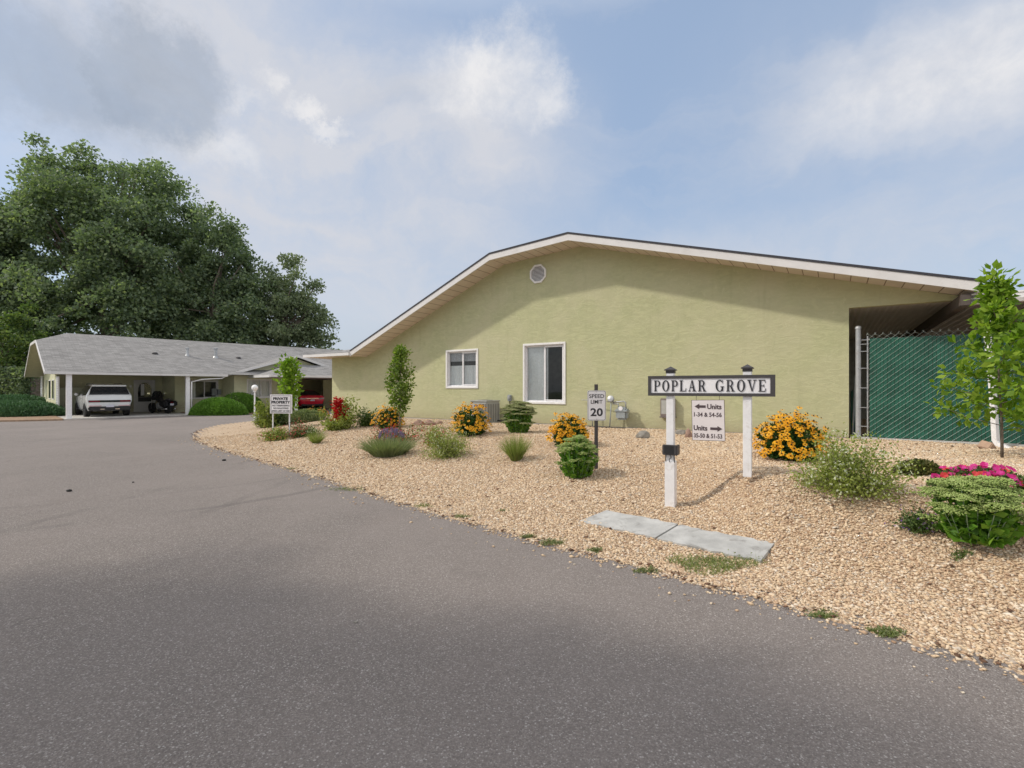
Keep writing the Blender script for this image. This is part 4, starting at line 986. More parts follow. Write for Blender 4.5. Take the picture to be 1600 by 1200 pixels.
# ------------------------------------------------------------------ vehicles
def loft_body(st, name, mats, parent, glassrows):
    """st: stations (x, zb, ws, zs, wb, zbelt, wr, zr). body material 0, glass 1"""
    mb = MB(); n = 11; rings = []
    for (x, zb, ws, zs, wb, zl, wr_, zr_) in st:
        half = [(ws * .55, zb), (ws * .93, zb + .02), (ws, zs), (wb, (zs + zl) / 2), (wb * .985, zl), (wr_, zr_ - .05 if zr_ > zl + .12 else max(zl, zr_ - .01)), (wr_ * .82, zr_)]
        rings.append([(x, -y, z) for y, z in half] + [(x, 0, zr_ + .012)] + [(x, y, z) for y, z in half[::-1]])
    m = len(rings[0]); V = [v for r_ in rings for v in r_]; mb.v = V
    for i in range(len(rings) - 1):
        for k in range(m - 1):
            mb.f.append([i * m + k, i * m + k + 1, (i + 1) * m + k + 1, (i + 1) * m + k]); mb.mi.append(1 if (i, k) in glassrows else 0)
        mb.f.append([i * m + m - 1, i * m, (i + 1) * m, (i + 1) * m + m - 1]); mb.mi.append(0)
    mb.f.append(list(range(m))); mb.mi.append(0); mb.f.append([(len(rings) - 1) * m + k for k in range(m)][::-1]); mb.mi.append(0)
    return mb.build(name, mats, parent, smooth='auto')
def wheel(parent, x, y, r_, w_, side):
    mt = Matrix.Translation((x, y, r_)) @ Matrix.Rotation(R(90) * -side, 4, 'X')
    o = MB().lathe([(r_ * .62, -w_ * .45), (r_ * .93, -w_ * .5), (r_, -w_ * .3), (r_, w_ * .3), (r_ * .93, w_ * .5), (r_ * .68, w_ * .48), (r_ * .62, w_ * .3)], 28, mt).build('tyre', M['tyre'], None, smooth='auto')
    wv = empty('wheel'); wv.parent = parent; o.parent = wv
    rm = MB(); rm.lathe([(r_ * .66, w_ * .36), (r_ * .66, w_ * .43), (r_ * .58, w_ * .43), (r_ * .56, w_ * .30), (.02, w_ * .30)], 24, mt)
    for k in range(5): rm.bbox(-.03, .03, .04, r_ * .6, w_ * .30, w_ * .42, .008, mt @ Matrix.Rotation(2 * math.pi * k / 5, 4, 'Z'))
    rm.lathe([(.06, w_ * .3), (.06, w_ * .45), (.02, w_ * .46)], 12, mt); rm.build('rim', M['rim'], wv, smooth='auto')
    ar = MB().lathe([(r_ * 1.16, -.02), (r_ * 1.16, .03), (r_ * 1.10, .035)], 28, Matrix.Translation((x, y - side * -.0, r_ * 1.02)) @ Matrix.Rotation(R(90) * -side, 4, 'X') @ Matrix.Translation((0, 0, w_ * .30)))
    ar.build('wheel_arch', M['black'], parent, smooth='auto')
# SUV: rear at x=0, front toward +x, stands in the carport nose in
suv = empty('parked_suv', hw(1.72, .50, .035), HRZ + R(90), label='white boxy SUV parked nose in under the carport, seen from behind', cat='car')
st = [(0.00, .46, .80, .60, .90, 1.12, .84, 1.13), (.03, .42, .86, .60, .955, 1.14, .90, 1.17), (.10, .36, .90, .58, .97, 1.15, .88, 1.21), (.34, .32, .92, .56, .975, 1.16, .76, 1.66), (.55, .30, .93, .55, .975, 1.16, .74, 1.72),
      (1.3, .28, .93, .55, .975, 1.15, .75, 1.755), (2.3, .28, .93, .55, .975, 1.13, .74, 1.75), (3.05, .28, .93, .55, .97, 1.11, .70, 1.68), (3.62, .30, .92, .56, .96, 1.08, .78, 1.14), (4.5, .32, .90, .58, .92, .98, .72, 1.02), (4.78, .40, .78, .6, .80, .86, .62, .90)]
loft_body(st, 'body', [M['carwhite'], M['carglass']], suv, {(i, k) for i in range(3, 8) for k in (4, 9)} | {(7, k) for k in (5, 6, 7, 8)})
MB().add([(.045, -.86, 1.20), (.045, .86, 1.20), (.255, .74, 1.63), (.255, -.74, 1.63)], [(0, 1, 2, 3)]).build('rear_window', M['carglass'], suv, fix=False)
MB().bbox(.14, .42, -.74, .74, 1.64, 1.72, .02).build('rear_spoiler', M['carwhite'], suv, smooth='auto')
MB().bbox(-.035, .02, -.90, .90, .79, .90, .01).build('light_bar', M['carglass'], suv)
for s_ in (-1, 1):
    MB().bbox(-.048, -.02, min(.42 * s_, .88 * s_), max(.42 * s_, .88 * s_), .80, .89, .008).build('tail_light', M['tail'], suv)
    MB().bbox(-.055, .02, min(.36 * s_, .88 * s_), max(.36 * s_, .88 * s_), .585, .62, .008).build('reflector_strip', M['reflector'], suv)
    MB().bbox(3.05, 3.2, min(.96 * s_, 1.12 * s_), max(.96 * s_, 1.12 * s_), 1.12, 1.27, .03).build('mirror', M['carwhite'], suv, smooth='auto')
    MB().tube([(.7, .62 * s_, 1.76), (.8, .62 * s_, 1.80), (2.7, .62 * s_, 1.80), (2.8, .62 * s_, 1.75)], .017, 6).build('roof_rail', M['black'], suv, smooth=True)
    MB().bbox(-.07, -.03, min(.22 * s_, .42 * s_), max(.22 * s_, .42 * s_), .40, .44, .01).build('exhaust_trim', M['chrome'], suv)
MB().bbox(-.05, .12, -.90, .90, .34, .56, .04).build('bumper', M['black'], suv, smooth='auto')
MB().bbox(-.065, -.048, -.17, .17, .52, .64, .006).build('licence_plate', M['plate'], suv)
for (x, s_) in ((.92, 1), (.92, -1), (3.8, 1), (3.8, -1)): wheel(suv, x, .85 * s_, .36, .25, s_)
MB().box(1.2, 3.4, .974, .982, .36, .40).box(1.2, 3.4, -.982, -.974, .36, .40).build('sill_trim', M['black'], suv)
MB().box(1.45, 1.46, .972, .979, .5, 1.12).box(2.45, 2.46, .972, .979, .5, 1.12).box(1.45, 2.3, .978, .986, .98, 1.0).build('door_seam', M['acdark'], suv)
# red car
red = empty('parked_sedan', hw(13.35, 1.15, .02), HRZ + R(90) - R(4), label='glossy red sedan parked in the second carport behind the orange flowers', cat='car')
st = [(0.00, .42, .70, .60, .82, .88, .74, .92), (.06, .34, .82, .58, .90, .92, .80, 1.00), (.25, .28, .88, .55, .925, .95, .78, 1.05), (.95, .24, .90, .55, .93, .98, .62, 1.36), (1.6, .22, .90, .55, .93, .97, .62, 1.44),
      (2.5, .22, .90, .55, .93, .95, .60, 1.41), (3.3, .24, .90, .55, .92, .92, .72, .98), (4.3, .28, .86, .55, .88, .80, .66, .83), (4.65, .36, .70, .55, .72, .66, .5, .68)]
loft_body(st, 'body', [M['carred'], M['carglass']], red, {(i, k) for i in range(2, 6) for k in (4, 9)} | {(i, k) for i in (2, 5) for k in (5, 6, 7, 8)})
for s_ in (-1, 1):
    MB().bbox(-.02, .10, min(.46 * s_, .88 * s_), max(.46 * s_, .88 * s_), .74, .86, .02).build('tail_light', M['reflector'], red)
    MB().bbox(3.0, 3.15, min(.92 * s_, 1.05 * s_), max(.92 * s_, 1.05 * s_), .98, 1.08, .03).build('mirror', M['carred'], red, smooth='auto')
MB().bbox(-.02, .02, -.45, .45, .80, .83, .008).build('trunk_trim', M['chrome'], red); MB().bbox(-.022, .01, -.16, .16, .62, .74, .006).build('licence_plate', M['plate'], red)
MB().bbox(-.015, .14, -.78, .78, .28, .42, .03).build('bumper', M['black'], red)
for (x, s_) in ((.9, 1), (.9, -1), (3.6, 1), (3.6, -1)): wheel(red, x, .81 * s_, .32, .21, s_)

# motorcycle, seen from behind and to its left; rear wheel at the origin side, front toward +x
mo = empty('motorcycle', hw(4.85, 1.75, .035), HRZ + R(108), label='black touring motorcycle with side cases on its stand beside the entrance door', cat='motorcycle')
def mwheel(x, r_, w_):
    mt = Matrix.Translation((x, 0, r_)) @ Matrix.Rotation(R(90), 4, 'X'); e = empty('wheel'); e.parent = mo
    MB().lathe([(r_ * .70, -w_ * .4), (r_ * .92, -w_ * .5), (r_, 0), (r_ * .92, w_ * .5), (r_ * .70, w_ * .4)], 26, mt).build('tyre', M['tyre'], e, smooth='auto')
    rm = MB().lathe([(r_ * .72, -.03), (r_ * .72, .03), (r_ * .64, .03), (r_ * .64, -.03)], 24, mt)
    for k in range(6): rm.bbox(-.012, .012, .03, r_ * .68, -.012, .012, .004, mt @ Matrix.Rotation(math.pi * k / 3, 4, 'Z'))
    rm.lathe([(.05, -.07), (.05, .07)], 12, mt); rm.build('rim', M['rim'], e, smooth='auto')
mwheel(.35, .32, .17); mwheel(1.95, .33, .13)
f_ = MB(); f_.tube([(.35, .10, .32), (.85, .10, .42), (1.0, .08, .75)], .03, 6).tube([(.35, -.10, .32), (.85, -.10, .42), (1.0, -.08, .75)], .03, 6).tube([(.2, 0, .75), (1.0, 0, .72), (1.55, 0, .85)], .04, 6); f_.build('frame', M['black'], mo, smooth=True)
MB().bbox(.75, 1.30, -.17, .17, .25, .66, .05).lathe([(.12, -.24), (.15, -.1), (.15, .1), (.12, .24)], 14, Matrix.Translation((1.05, 0, .48)) @ Matrix.Rotation(R(90), 4, 'X')).build('engine', M['galv'], mo, smooth='auto')
MB().ball((1.22, 0, .86), .24, 16, (1.25, .62, .62)).build('fuel_tank', M['black'], mo, smooth=True)
MB().ball((.72, 0, .76), .26, 16, (1.3, .62, .32)).ball((.35, 0, .84), .2, 14, (1.2, .65, .4)).build('seat', M['charcoal'], mo, smooth=True)
MB().tube([(.15, 0, .60), (.10, 0, .45), (-.02, 0, .30)], .03, 6).ball((.22, 0, .55), .20, 14, (1.2, .5, .8)).build('rear_fender', M['black'], mo, smooth=True)
for s_ in (-1, 1):
    MB().bbox(.05, .62, min(.16 * s_, .40 * s_), max(.16 * s_, .40 * s_), .44, .78, .06).build('side_case', M['black'], mo, smooth='auto')
    MB().tube([(1.95, .09 * s_, .33), (1.62, .09 * s_, 1.0)], .025, 8).build('fork', M['chrome'], mo, smooth=True)
    MB().tube([(1.58, .05 * s_, 1.0), (1.52, .22 * s_, 1.08), (1.32, .42 * s_, 1.05)], .018, 8).build('handlebar', M['black'], mo, smooth=True)
    MB().tube([(1.45, .34 * s_, 1.08), (1.48, .44 * s_, 1.20)], .008, 6).bbox(1.44, 1.48, min(.40 * s_, .56 * s_), max(.40 * s_, .56 * s_), 1.18, 1.27, .02).build('mirror', M['chrome'], mo, smooth='auto')
    MB().tube([(.95, .2 * s_, .30), (.5, .24 * s_, .26), (.05, .26 * s_, .30)], [.03, .045, .05], 10).build('exhaust', M['chrome'], mo, smooth=True)
MB().bbox(1.55, 1.78, -.26, .26, .80, 1.08, .08).build('fairing', M['black'], mo, smooth='auto')
MB().add([(1.62, -.24, 1.06), (1.62, .24, 1.06), (1.48, .17, 1.36), (1.48, -.17, 1.36)], [(0, 1, 2, 3)]).build('windscreen', M['carglass'], mo, fix=False)
MB().bbox(-.03, -.01, -.11, .11, .50, .62, .004).build('licence_plate', M['plate'], mo); MB().bbox(-.02, .03, -.08, .08, .66, .72, .01).build('tail_light', M['tail'], mo)
MB().tube([(.9, .12, .3), (.85, .34, .01)], .014, 6).build('side_stand', M['chrome'], mo)
# globe lamp
p = hit(398, 652); pl_ = Vector(((398 - 800) / F * 24.6, 24.6, gz((398 - 800) / F * 24.6, 24.6)))
gl = empty('globe_lamp', pl_, 0, label='white globe lamp on a slim white post before the house window', cat='lamp post')
MB().lathe([(.05, 0), (.05, .02), (.035, .04), (.035, 1.38 - pl_.z), (.07, 1.40 - pl_.z), (.07, 1.46 - pl_.z)], 12).build('post', M['white_post'], gl, smooth='auto')
MB().ball((0, 0, 1.60 - pl_.z), .155, 18).build('globe', M['lampwhite'], gl, smooth=True); 
# ------------------------------------------------------------------ plants
def stems(base, tips, r0, r1, name, m, parent, n=5, bend=.1, seed=1):
    q = random.Random(seed); mb = MB()
    for (b, t) in zip(base, tips):
        b = Vector(b); t = Vector(t); mid = b.lerp(t, .5) + Vector((q.uniform(-1, 1), q.uniform(-1, 1), 0)) * bend * (t - b).length
        mb.tube([b, mid, t], [r0, (r0 + r1) / 2, r1], n, cap=False)
    return mb.build(name, m, parent, smooth=True, fix=False)
def dome(n, rx, h, r=rng, shell=.55, zmin=0., ry=None):
    """points in a dome of radius rx and height h, biased to the surface"""
    ry = ry or rx
    d = rdirs(n * 2, r); d[:, 2] = np.abs(d[:, 2]); d = d[:n]
    k = shell + (1 - shell) * r.random(n) ** .7
    P = d * k[:, None]; P[:, 0] *= rx; P[:, 1] *= ry; P[:, 2] = zmin + P[:, 2] * (h - zmin); return P, d
def coneflower(px, py, wpx, hpx, label, mat='petal', nf=150, seed=1, cat='flowering plant', pos=None, asp=1.0):
    r = np.random.default_rng(seed); p = pos or hit(px, py); rx = span(p, wpx) / 2; h = span(p, hpx)
    t = empty('coneflower', p, 0, label=label, cat=cat, group='yellow coneflower clumps in the gravel bed')
    # leafy mass
    P, d = dome(1500, rx * .92, h * .84, r, .25, .02); P[:, :2] *= (.55 + .45 * np.clip(P[:, 2:3] / (h * .5), 0, 1))
    L = r.uniform(.05, .11, len(P)); D = unit(d + rdirs(len(P), r) * .8)
    V, Fq = leafquads(P, D, L, L * .26, r); npmesh('foliage', V, Fq, G['rudleaf'], t)
    # blossoms
    P, d = dome(nf, rx, h, r, .78, h * .16); keep = np.ones(nf, bool)
    an = np.arctan2(P[:, 1], P[:, 0]); P *= (1 + .13 * np.sin(an * 3 + seed * 2) * (P[:, 2] < h * .8) + .10 * r.normal(size=nf) * (r.random(nf) < .3))[:, None]; P[:, 2] = np.clip(P[:, 2], .03, h * 1.12)
    P += r.normal(size=P.shape) * .02; s = .037 * r.uniform(.7, 1.15, nf); q = NP()
    N = unit(d * .6 + np.array([0, -.35, .55]) + rdirs(nf, r) * .35)
    A = unit(np.cross(N, rdirs(nf, r))); B = np.cross(N, A); npet = 9
    for k in range(npet):
        a = 2 * math.pi * k / npet + r.uniform(-.12, .12, nf); D = A * np.cos(a)[:, None] + B * np.sin(a)[:, None]; S = np.cross(N, D)
        Ls = (s * r.uniform(.9, 1.15, nf))[:, None]; droop = N * Ls * r.uniform(-.35, .0, nf)[:, None]
        C = P + D * s[:, None] * .15
        V = np.stack([C, C + D * Ls * .6 + S * Ls * .26 + droop * .3, C + D * Ls + droop, C + D * Ls * .6 - S * Ls * .26 + droop * .3], 1).reshape(-1, 3)
        q.add(V, np.arange(nf * 4).reshape(nf, 4), 0)
    V, Fq = blobs(P + N * s[:, None] * .18, s * .27, (1, 1, 1.), r, .1); q.add(V, Fq, 1)
    q.build('blossoms', [G[mat], G['cone']], t)
    k = r.choice(nf, min(nf, 60), False); stems([(x * .35, y * .35, 0) for x, y, z in P[k]], P[k] - N[k] * .01, .004, .003, 'stalks', M['stem'], t, 4, .05)
    return t
def sedum(px, py, wpx, hpx, label, seed=1, aged=False, nh=26, pos=None, headr=.085, big=1.):
    r = np.random.default_rng(seed); p = pos or hit(px, py); rx = span(p, wpx) / 2; h = span(p, hpx)
    t = empty('sedum', p, 0, label=label, cat='sedum plant', group='sedum clumps with flat pale green heads')
    # stems splay from the crown; fleshy leaves in whorls up each
    ns = nh + 22; tips = []; bases = []; q = NP()
    for i in range(ns):
        a = 2.399 * i; rad = math.sqrt((i + .5) / nh); hh = h * (1.0 - .34 * rad ** 2.4) * r.uniform(.90, 1.03)
        if i >= nh: rad = r.uniform(.88, 1.12); hh = h * r.uniform(.22, .66)
        tip = np.array([math.cos(a) * rad * rx * .88, math.sin(a) * rad * rx * .88, hh]); base = np.array([math.cos(a) * rad * rx * .45, math.sin(a) * rad * rx * .45, 0])
        tips.append(tip); bases.append(base)
        nl = int(hh / (.028 * big)); tt = np.linspace(.03, .93, nl); c = base + (tip - base) * tt[:, None]
        for s_ in range(3):
            an = tt * 40 + s_ * 2.09 + r.uniform(0, 6); Dv = unit(np.column_stack([np.cos(an), np.sin(an), .35 + .3 * r.random(nl)]))
            ls = big * r.uniform(.046, .072, nl) * (1.25 - .40 * tt); V, Fq = leafquads(c, Dv, ls, ls * .36, r, .10); q.add(V, Fq)
    q.build('foliage', G['sedleaf'], t)
    stems(bases, tips, .005, .0035, 'stalks', M['stem_pale'], t, 5, .03)
    q = NP()
    for i in range(nh + 15):
        if i < nh: c = tips[i]; hr = headr * r.uniform(.8, 1.2)
        else: c = tips[i] + np.array([0, 0, .01]); hr = headr * .7
        n = int(170 * (hr / .085) ** 2); a = r.uniform(0, 6.283, n); rad = np.sqrt(r.random(n)); lob = 1 + .18 * np.sin(a * 5 + i)
        z = .028 * (1 - rad ** 2) + .008 * np.sin(a * 5 + i) * rad + r.normal(size=n) * .003
        C = np.column_stack([c[0] + np.cos(a) * rad * hr * lob, c[1] + np.sin(a) * rad * hr * lob, c[2] + z])
        V, Fq = blobs(C, r.uniform(.005, .0085, n), (1, 1, .8), r, .2); q.add(V, Fq)
    q.build('flower_heads', G['sedheadg' if aged else 'sedhead'], t); return t
def floretbush(px, py, wpx, hpx, label, leaf='shrub', fl='pale', nf=320, seed=1, name='flowering_shrub', fs=.014, nl=5200, cat='shrub', group=None, pos=None, leafl=.030, loose=.6, asp=1., ntw=90, tw='bark_pale'):
    """airy shrub: wiry twigs, small leaves, small florets"""
    r = np.random.default_rng(seed); p = pos or hit(px, py); rx = span(p, wpx) / 2; h = span(p, hpx); ry = rx * asp
    t = empty(name, p, 0, label=label, cat=cat, group=group)
    T, d = dome(ntw, rx, h, r, .60, h * .12, ry); T *= (1 + .22 * np.sin(np.arctan2(T[:, 1], T[:, 0]) * 3 + seed) + .14 * r.normal(size=ntw))[:, None]; T[:, 2] = np.clip(T[:, 2], .05, h * 1.15); base = T * np.array([.12, .12, 0])
    if tw: stems(base, T, .004, .0015, 'twigs', M[tw], t, 4, .08, seed)
    k = r.integers(0, ntw, nl); tt = 1 - r.random(nl) ** 1.6 * .85
    C = base[k] + (T[k] - base[k]) * tt[:, None] + r.normal(size=(nl, 3)) * (.035 + .03 * loose) * min(1.3, rx / .5 + .3); C[:, 2] = np.abs(C[:, 2])
    L = r.uniform(.7, 1.3, nl) * leafl; V, Fq = leafquads(C, unit(d[k] * .7 + rdirs(nl, r)), L, L * .30, r); npmesh('foliage', V, Fq, G[leaf], t)
    if nf:
        k = r.integers(0, ntw, nf); C = T[k] * (.93 + .12 * r.random((nf, 1))) + r.normal(size=(nf, 3)) * .045; C[:, 2] = np.maximum(C[:, 2], .02)
        q = NP(); N = unit(d[k] + rdirs(nf, r) * .6); A = unit(np.cross(N, rdirs(nf, r))); B = np.cross(N, A)
        for j in range(5):
            a = 2 * math.pi * j / 5; D = A * math.cos(a) + B * math.sin(a); V, Fq = leafquads(C, unit(D + N * .2), fs * r.uniform(.8, 1.2, nf), fs * .42, r, .05); q.add(V, Fq)
        q.build('florets', G[fl], t)
    return t
def grasstuft(px, py, wpx, hpx, label, n=380, seed=1, mat='grassb', dry=.12, pos=None, name='ornamental_grass', group='grass tufts in the gravel', W=.0028, up=1.1):
    r = np.random.default_rng(seed); p = pos or hit(px, py); rx = span(p, wpx) / 2; h = span(p, hpx)
    a = r.uniform(0, 6.283, n); B = np.column_stack([np.cos(a), np.sin(a), np.zeros(n)]) * (rx * .22 * np.sqrt(r.random(n)))[:, None]
    out = r.random(n) ** .7; D = unit(np.column_stack([np.cos(a) * out * (rx / h) , np.sin(a) * out * (rx / h), np.full(n, up)]))
    L = h * r.uniform(.75, 1.12, n); V, Fq = blade_strip(B, D, L, W, r.uniform(.05, .45, n) * out, r)
    V[:, 2] = np.maximum(V[:, 2], .004); mi = np.repeat((r.random(n) < dry).astype(int), 4)
    return npmesh(name, V, Fq, [G[mat], G['drygrass']], midx=mi, loc=p, label=label, category='x') if False else tag(npmesh(name, V, Fq, [G[mat], G['drygrass']], midx=mi, loc=p), label, 'grass tuft', group)
def mound(p, rx, ry, h, n, leaf, ls, name, label, cat='shrub', seed=1, group=None, needle=.22, jitter=.12, part=None, inner=True):
    """dense clipped or creeping mound"""
    r = np.random.default_rng(seed); P, d = dome(n, rx, h, r, .86, 0, ry)
    lum = 1 + jitter * np.sin(P[:, 0] * 3.1 / max(rx, .3) + seed) * np.cos(P[:, 1] * 4.3 / max(ry, .3)) + r.normal(size=n) * jitter * .35
    P *= lum[:, None]; P[:, 2] = np.abs(P[:, 2]); L = ls * r.uniform(.6, 1.4, n)
    V, Fq = leafquads(P, unit(d * .6 + rdirs(n, r) * .7 + np.array([0, 0, .3])), L, L * needle, r)
    t = empty(name, p, 0, label=label, cat=cat, group=group); npmesh('foliage', V, Fq, G[leaf], t)
    if inner: MB().ball((0, 0, 0), 1, 18, (rx * .86, ry * .86, h * .86)).build('inner_branches', M['stem'], t, smooth=True)
    return t

# --- the bed, front to back
sedum(1525, 845, 118, 100, 'large sedum with broad flat pale heads at the right edge of the gravel bed', 3, nh=15, headr=.145, big=1.35)
sedum(902, 745, 62, 62, 'bright green sedum clump standing in front of the speed limit post', 5, nh=26, headr=.088, big=1.15)
sedum(810, 676, 52, 47, 'greyer sedum clump growing under the tall wall window', 6, True, nh=40, headr=.15)
coneflower(889, 697, 66, 52, 'yellow coneflower clump between the tall window and the speed limit sign', nf=330, seed=2)
coneflower(735, 680, 66, 52, 'yellow coneflower clump hiding the left half of the air conditioner', nf=340, seed=3)
coneflower(1236, 718, 112, 74, 'widest yellow coneflower clump, right of the sign posts', nf=400, seed=4)
coneflower(608, 669, 50, 36, 'yellow coneflower clump behind the slim upright young tree', nf=220, seed=8)
floretbush(1320, 769, 150, 84, 'sprawling light green bush dotted with white florets near the fence corner', nf=520, seed=4, nl=6800, group='airy bushes with pale florets')
floretbush(700, 714, 86, 54, 'light green bush with pale florets between the lavender and the grass tuft', nf=300, seed=5, nl=5200, group='airy bushes with pale florets', asp=.8)
# lavender cushion with violet spikes
def lavender(px, py, wpx, hpx, label, seed=4):
    r = np.random.default_rng(seed); p = hit(px, py); rx = span(p, wpx) / 2; h = span(p, hpx); t = empty('lavender', p, 0, label=label, cat='lavender')
    n = 2600; a = r.uniform(0, 6.283, n); B = np.column_stack([np.cos(a), np.sin(a) * .8, np.zeros(n)]) * (rx * .5 * np.sqrt(r.random(n)))[:, None]
    out = np.linalg.norm(B[:, :2], axis=1) / (rx * .5); D = unit(np.column_stack([np.cos(a) * out * 1.25, np.sin(a) * out * 1.0, np.full(n, 1.15)]))
    V, Fq = blade_strip(B, D, h * r.uniform(.45, 1.02, n), .0048, r.uniform(0, .35, n), r); npmesh('foliage', V, Fq, G['lav'], t)
    tips, d = dome(75, rx * .46, h * 1.02, r, .85, h * .72); tips[:, 0] += rx * .12; q = NP()
    for j in range(9):
        C = tips + np.array([0, 0, -.010]) * j + r.normal(size=tips.shape) * .004; V, Fq = blobs(C, .0065 + .0005 * (4 - abs(4 - j)), (1, 1, 1.3), r); q.add(V, Fq)
    q.build('flower_spikes', G['lavfl'], t); return t
lavender(606, 712, 88, 44, 'grey green lavender cushion with violet flower spikes in the middle of the bed')
floretbush(622, 690, 92, 33, 'low clump of red flowers directly behind the lavender', 'shrubd', 'red', 520, 7, 'red_flower_clump', .020, 1500, 'flowering plant', leafl=.04, asp=.5, tw='stem')
floretbush(682, 697, 44, 30, 'rusty red and yellow flower clump right of the lavender', 'shrub', 'rose', 150, 8, 'rusty_flower_clump', .022, 1200, 'flowering plant', leafl=.04, tw='stem')
grasstuft(806, 720, 66, 46, 'arching green grass tuft in front of the greyer sedum', 900, 3, W=.0032)
grasstuft(494, 693, 46, 23, 'small grass tuft right of the private property sign', 420, 4, W=.004)
# red plume shrub
def plume(px, py, label):
    p = hit(px, py); t = floretbush(px, py, 58, 42, label, 'shrub', 'shrub', 0, 12, 'red_plume_shrub', .02, 2300, 'flowering plant', leafl=.075, ntw=34, tw='stem')
    r = np.random.default_rng(3); h = span(p, 46); n = 620; z = h * (.32 + .68 * r.random(n) ** .9); wv = span(p, 5.5) * (1.1 - .55 * np.abs(z / h - .62) * 2) * (1 + .35 * np.sin(z * 22))
    a = r.uniform(0, 6.283, n); C = np.column_stack([np.cos(a) * wv * np.sqrt(r.random(n)) + .05 * np.sin(z * 5), np.sin(a) * wv * .7, z])
    C += r.normal(size=C.shape) * .045; V, Fq = leafquads(C, unit(np.column_stack([np.cos(a), np.sin(a), r.uniform(-.2, 1, n)])), r.uniform(.05, .12, n), .028, r); npmesh('plume', V, Fq, G['red'], t)
plume(530, 671, 'shrub with one tall scarlet plume near the left corner of the green wall')
floretbush(574, 666, 38, 27, 'small plain green bush at the wall between the plume and the yellow flowers', 'shrubd', nf=0, seed=14, nl=1500, name='green_bush', leafl=.06, tw='stem')
# around the private property sign
floretbush(414, 668, 36, 42, 'upright yellow green bush left of the private property sign', 'shrub', nf=0, seed=15, nl=2600, name='green_bush', leafl=.075, ntw=50, tw='stem')
floretbush(430, 688, 44, 20, 'low rusty orange tinged clump at the left foot of the private property sign', 'shrub', 'rose', 110, 16, 'orange_clump', .022, 1700, 'flowering plant', leafl=.05, tw='stem')
floretbush(468, 683, 46, 22, 'dusty pink flower clump behind the right leg of the private property sign', 'shrubd', 'rose', 260, 17, 'pink_clump', .022, 1500, 'flowering plant', leafl=.04, tw='stem')
floretbush(487, 681, 30, 17, 'low clump with cream florets beside the dusty pink flowers', 'shrubd', 'pale', 120, 18, 'cream_clump', .02, 900, 'flowering plant', leafl=.04, tw='stem')
p = hit(474, 659); mound(p, span(p, 30), span(p, 18), span(p, 17), 4200, 'lav', .10, 'grey_green_cushion', 'grey green cushion plant in front of the red car', seed=6, needle=.12)
coneflower(475, 645, 40, 16, 'orange coneflowers above the grey green cushion before the red car', 'petal2', 110, 9, pos=p + Vector((.1, .9, .12)))
floretbush(437, 670, 30, 30, 'dark leafy bush behind the private property sign', 'shrubd', nf=60, fl='pale', seed=21, nl=1800, name='green_bush', leafl=.08, tw='stem', pos=hit(440, 664))
floretbush(388, 652, 26, 24, 'pale leafy bush beside the globe lamp post', 'shrubd', nf=90, seed=22, nl=2200, name='green_bush', leafl=.10, fs=.04, tw='stem', pos=hw(7.6, -.6, .05))
# right edge
def petunia(px, py, wpx, hpx, label, seed=5):
    r = np.random.default_rng(seed); p = hit(px, py); rx = span(p, wpx) / 2; h = span(p, hpx); ry = rx * .62; t = empty('petunia', p, 0, label=label, cat='flowering plant')
    P, d = dome(3600, rx, h, r, .4, 0, ry); L = r.uniform(.025, .045, len(P)); V, Fq = leafquads(P, unit(d + rdirs(len(P), r)), L, L * .32, r); npmesh('foliage', V, Fq, G['shrubd'], t)
    n = 170; P, d = dome(n, rx, h, r, .55, h * .35, ry); P += r.normal(size=P.shape) * .02; q = NP(); N = unit(d * .5 + np.array([-.2, -.6, .5]) + rdirs(n, r) * .35); A = unit(np.cross(N, rdirs(n, r))); B = np.cross(N, A); s = .034
    mi = (r.random(n) < .22).astype(int)
    for j in range(5):
        a = 2 * math.pi * j / 5; a2 = a + 2 * math.pi / 5; D = A * math.cos(a) + B * math.sin(a); D2 = A * math.cos(a2) + B * math.sin(a2); Dm = unit(D + D2)
        V = np.stack([P - N * .008, P + D * s * .85 + N * .006, P + Dm * s * 1.05 + N * .008, P + D2 * s * .85 + N * .006], 1).reshape(-1, 3)
        q.V.append(V); q.F.append(np.arange(n * 4).reshape(n, 4) + q.n); q.m.append(mi); q.n += len(V)
    q.build('blossoms', [G['pink'], G['redpk']], t); return t
petunia(1533, 765, 150, 34, 'bank of magenta and scarlet petunias behind the large right hand sedum')
p = hit(1432, 741); mound(p, span(p, 33), span(p, 20), span(p, 17), 3800, 'mat', .045, 'creeping_plant', 'low brownish green creeping plant left of the magenta flowers', 'ground cover plant', 7, needle=.3, inner=False)
floretbush(1433, 829, 46, 30, 'little dark green plant with violet flowers left of the large sedum', 'shrubd', 'purple', 55, 19, 'violet_flower_plant', .012, 1300, 'flowering plant', leafl=.024, ntw=60, tw='stem')
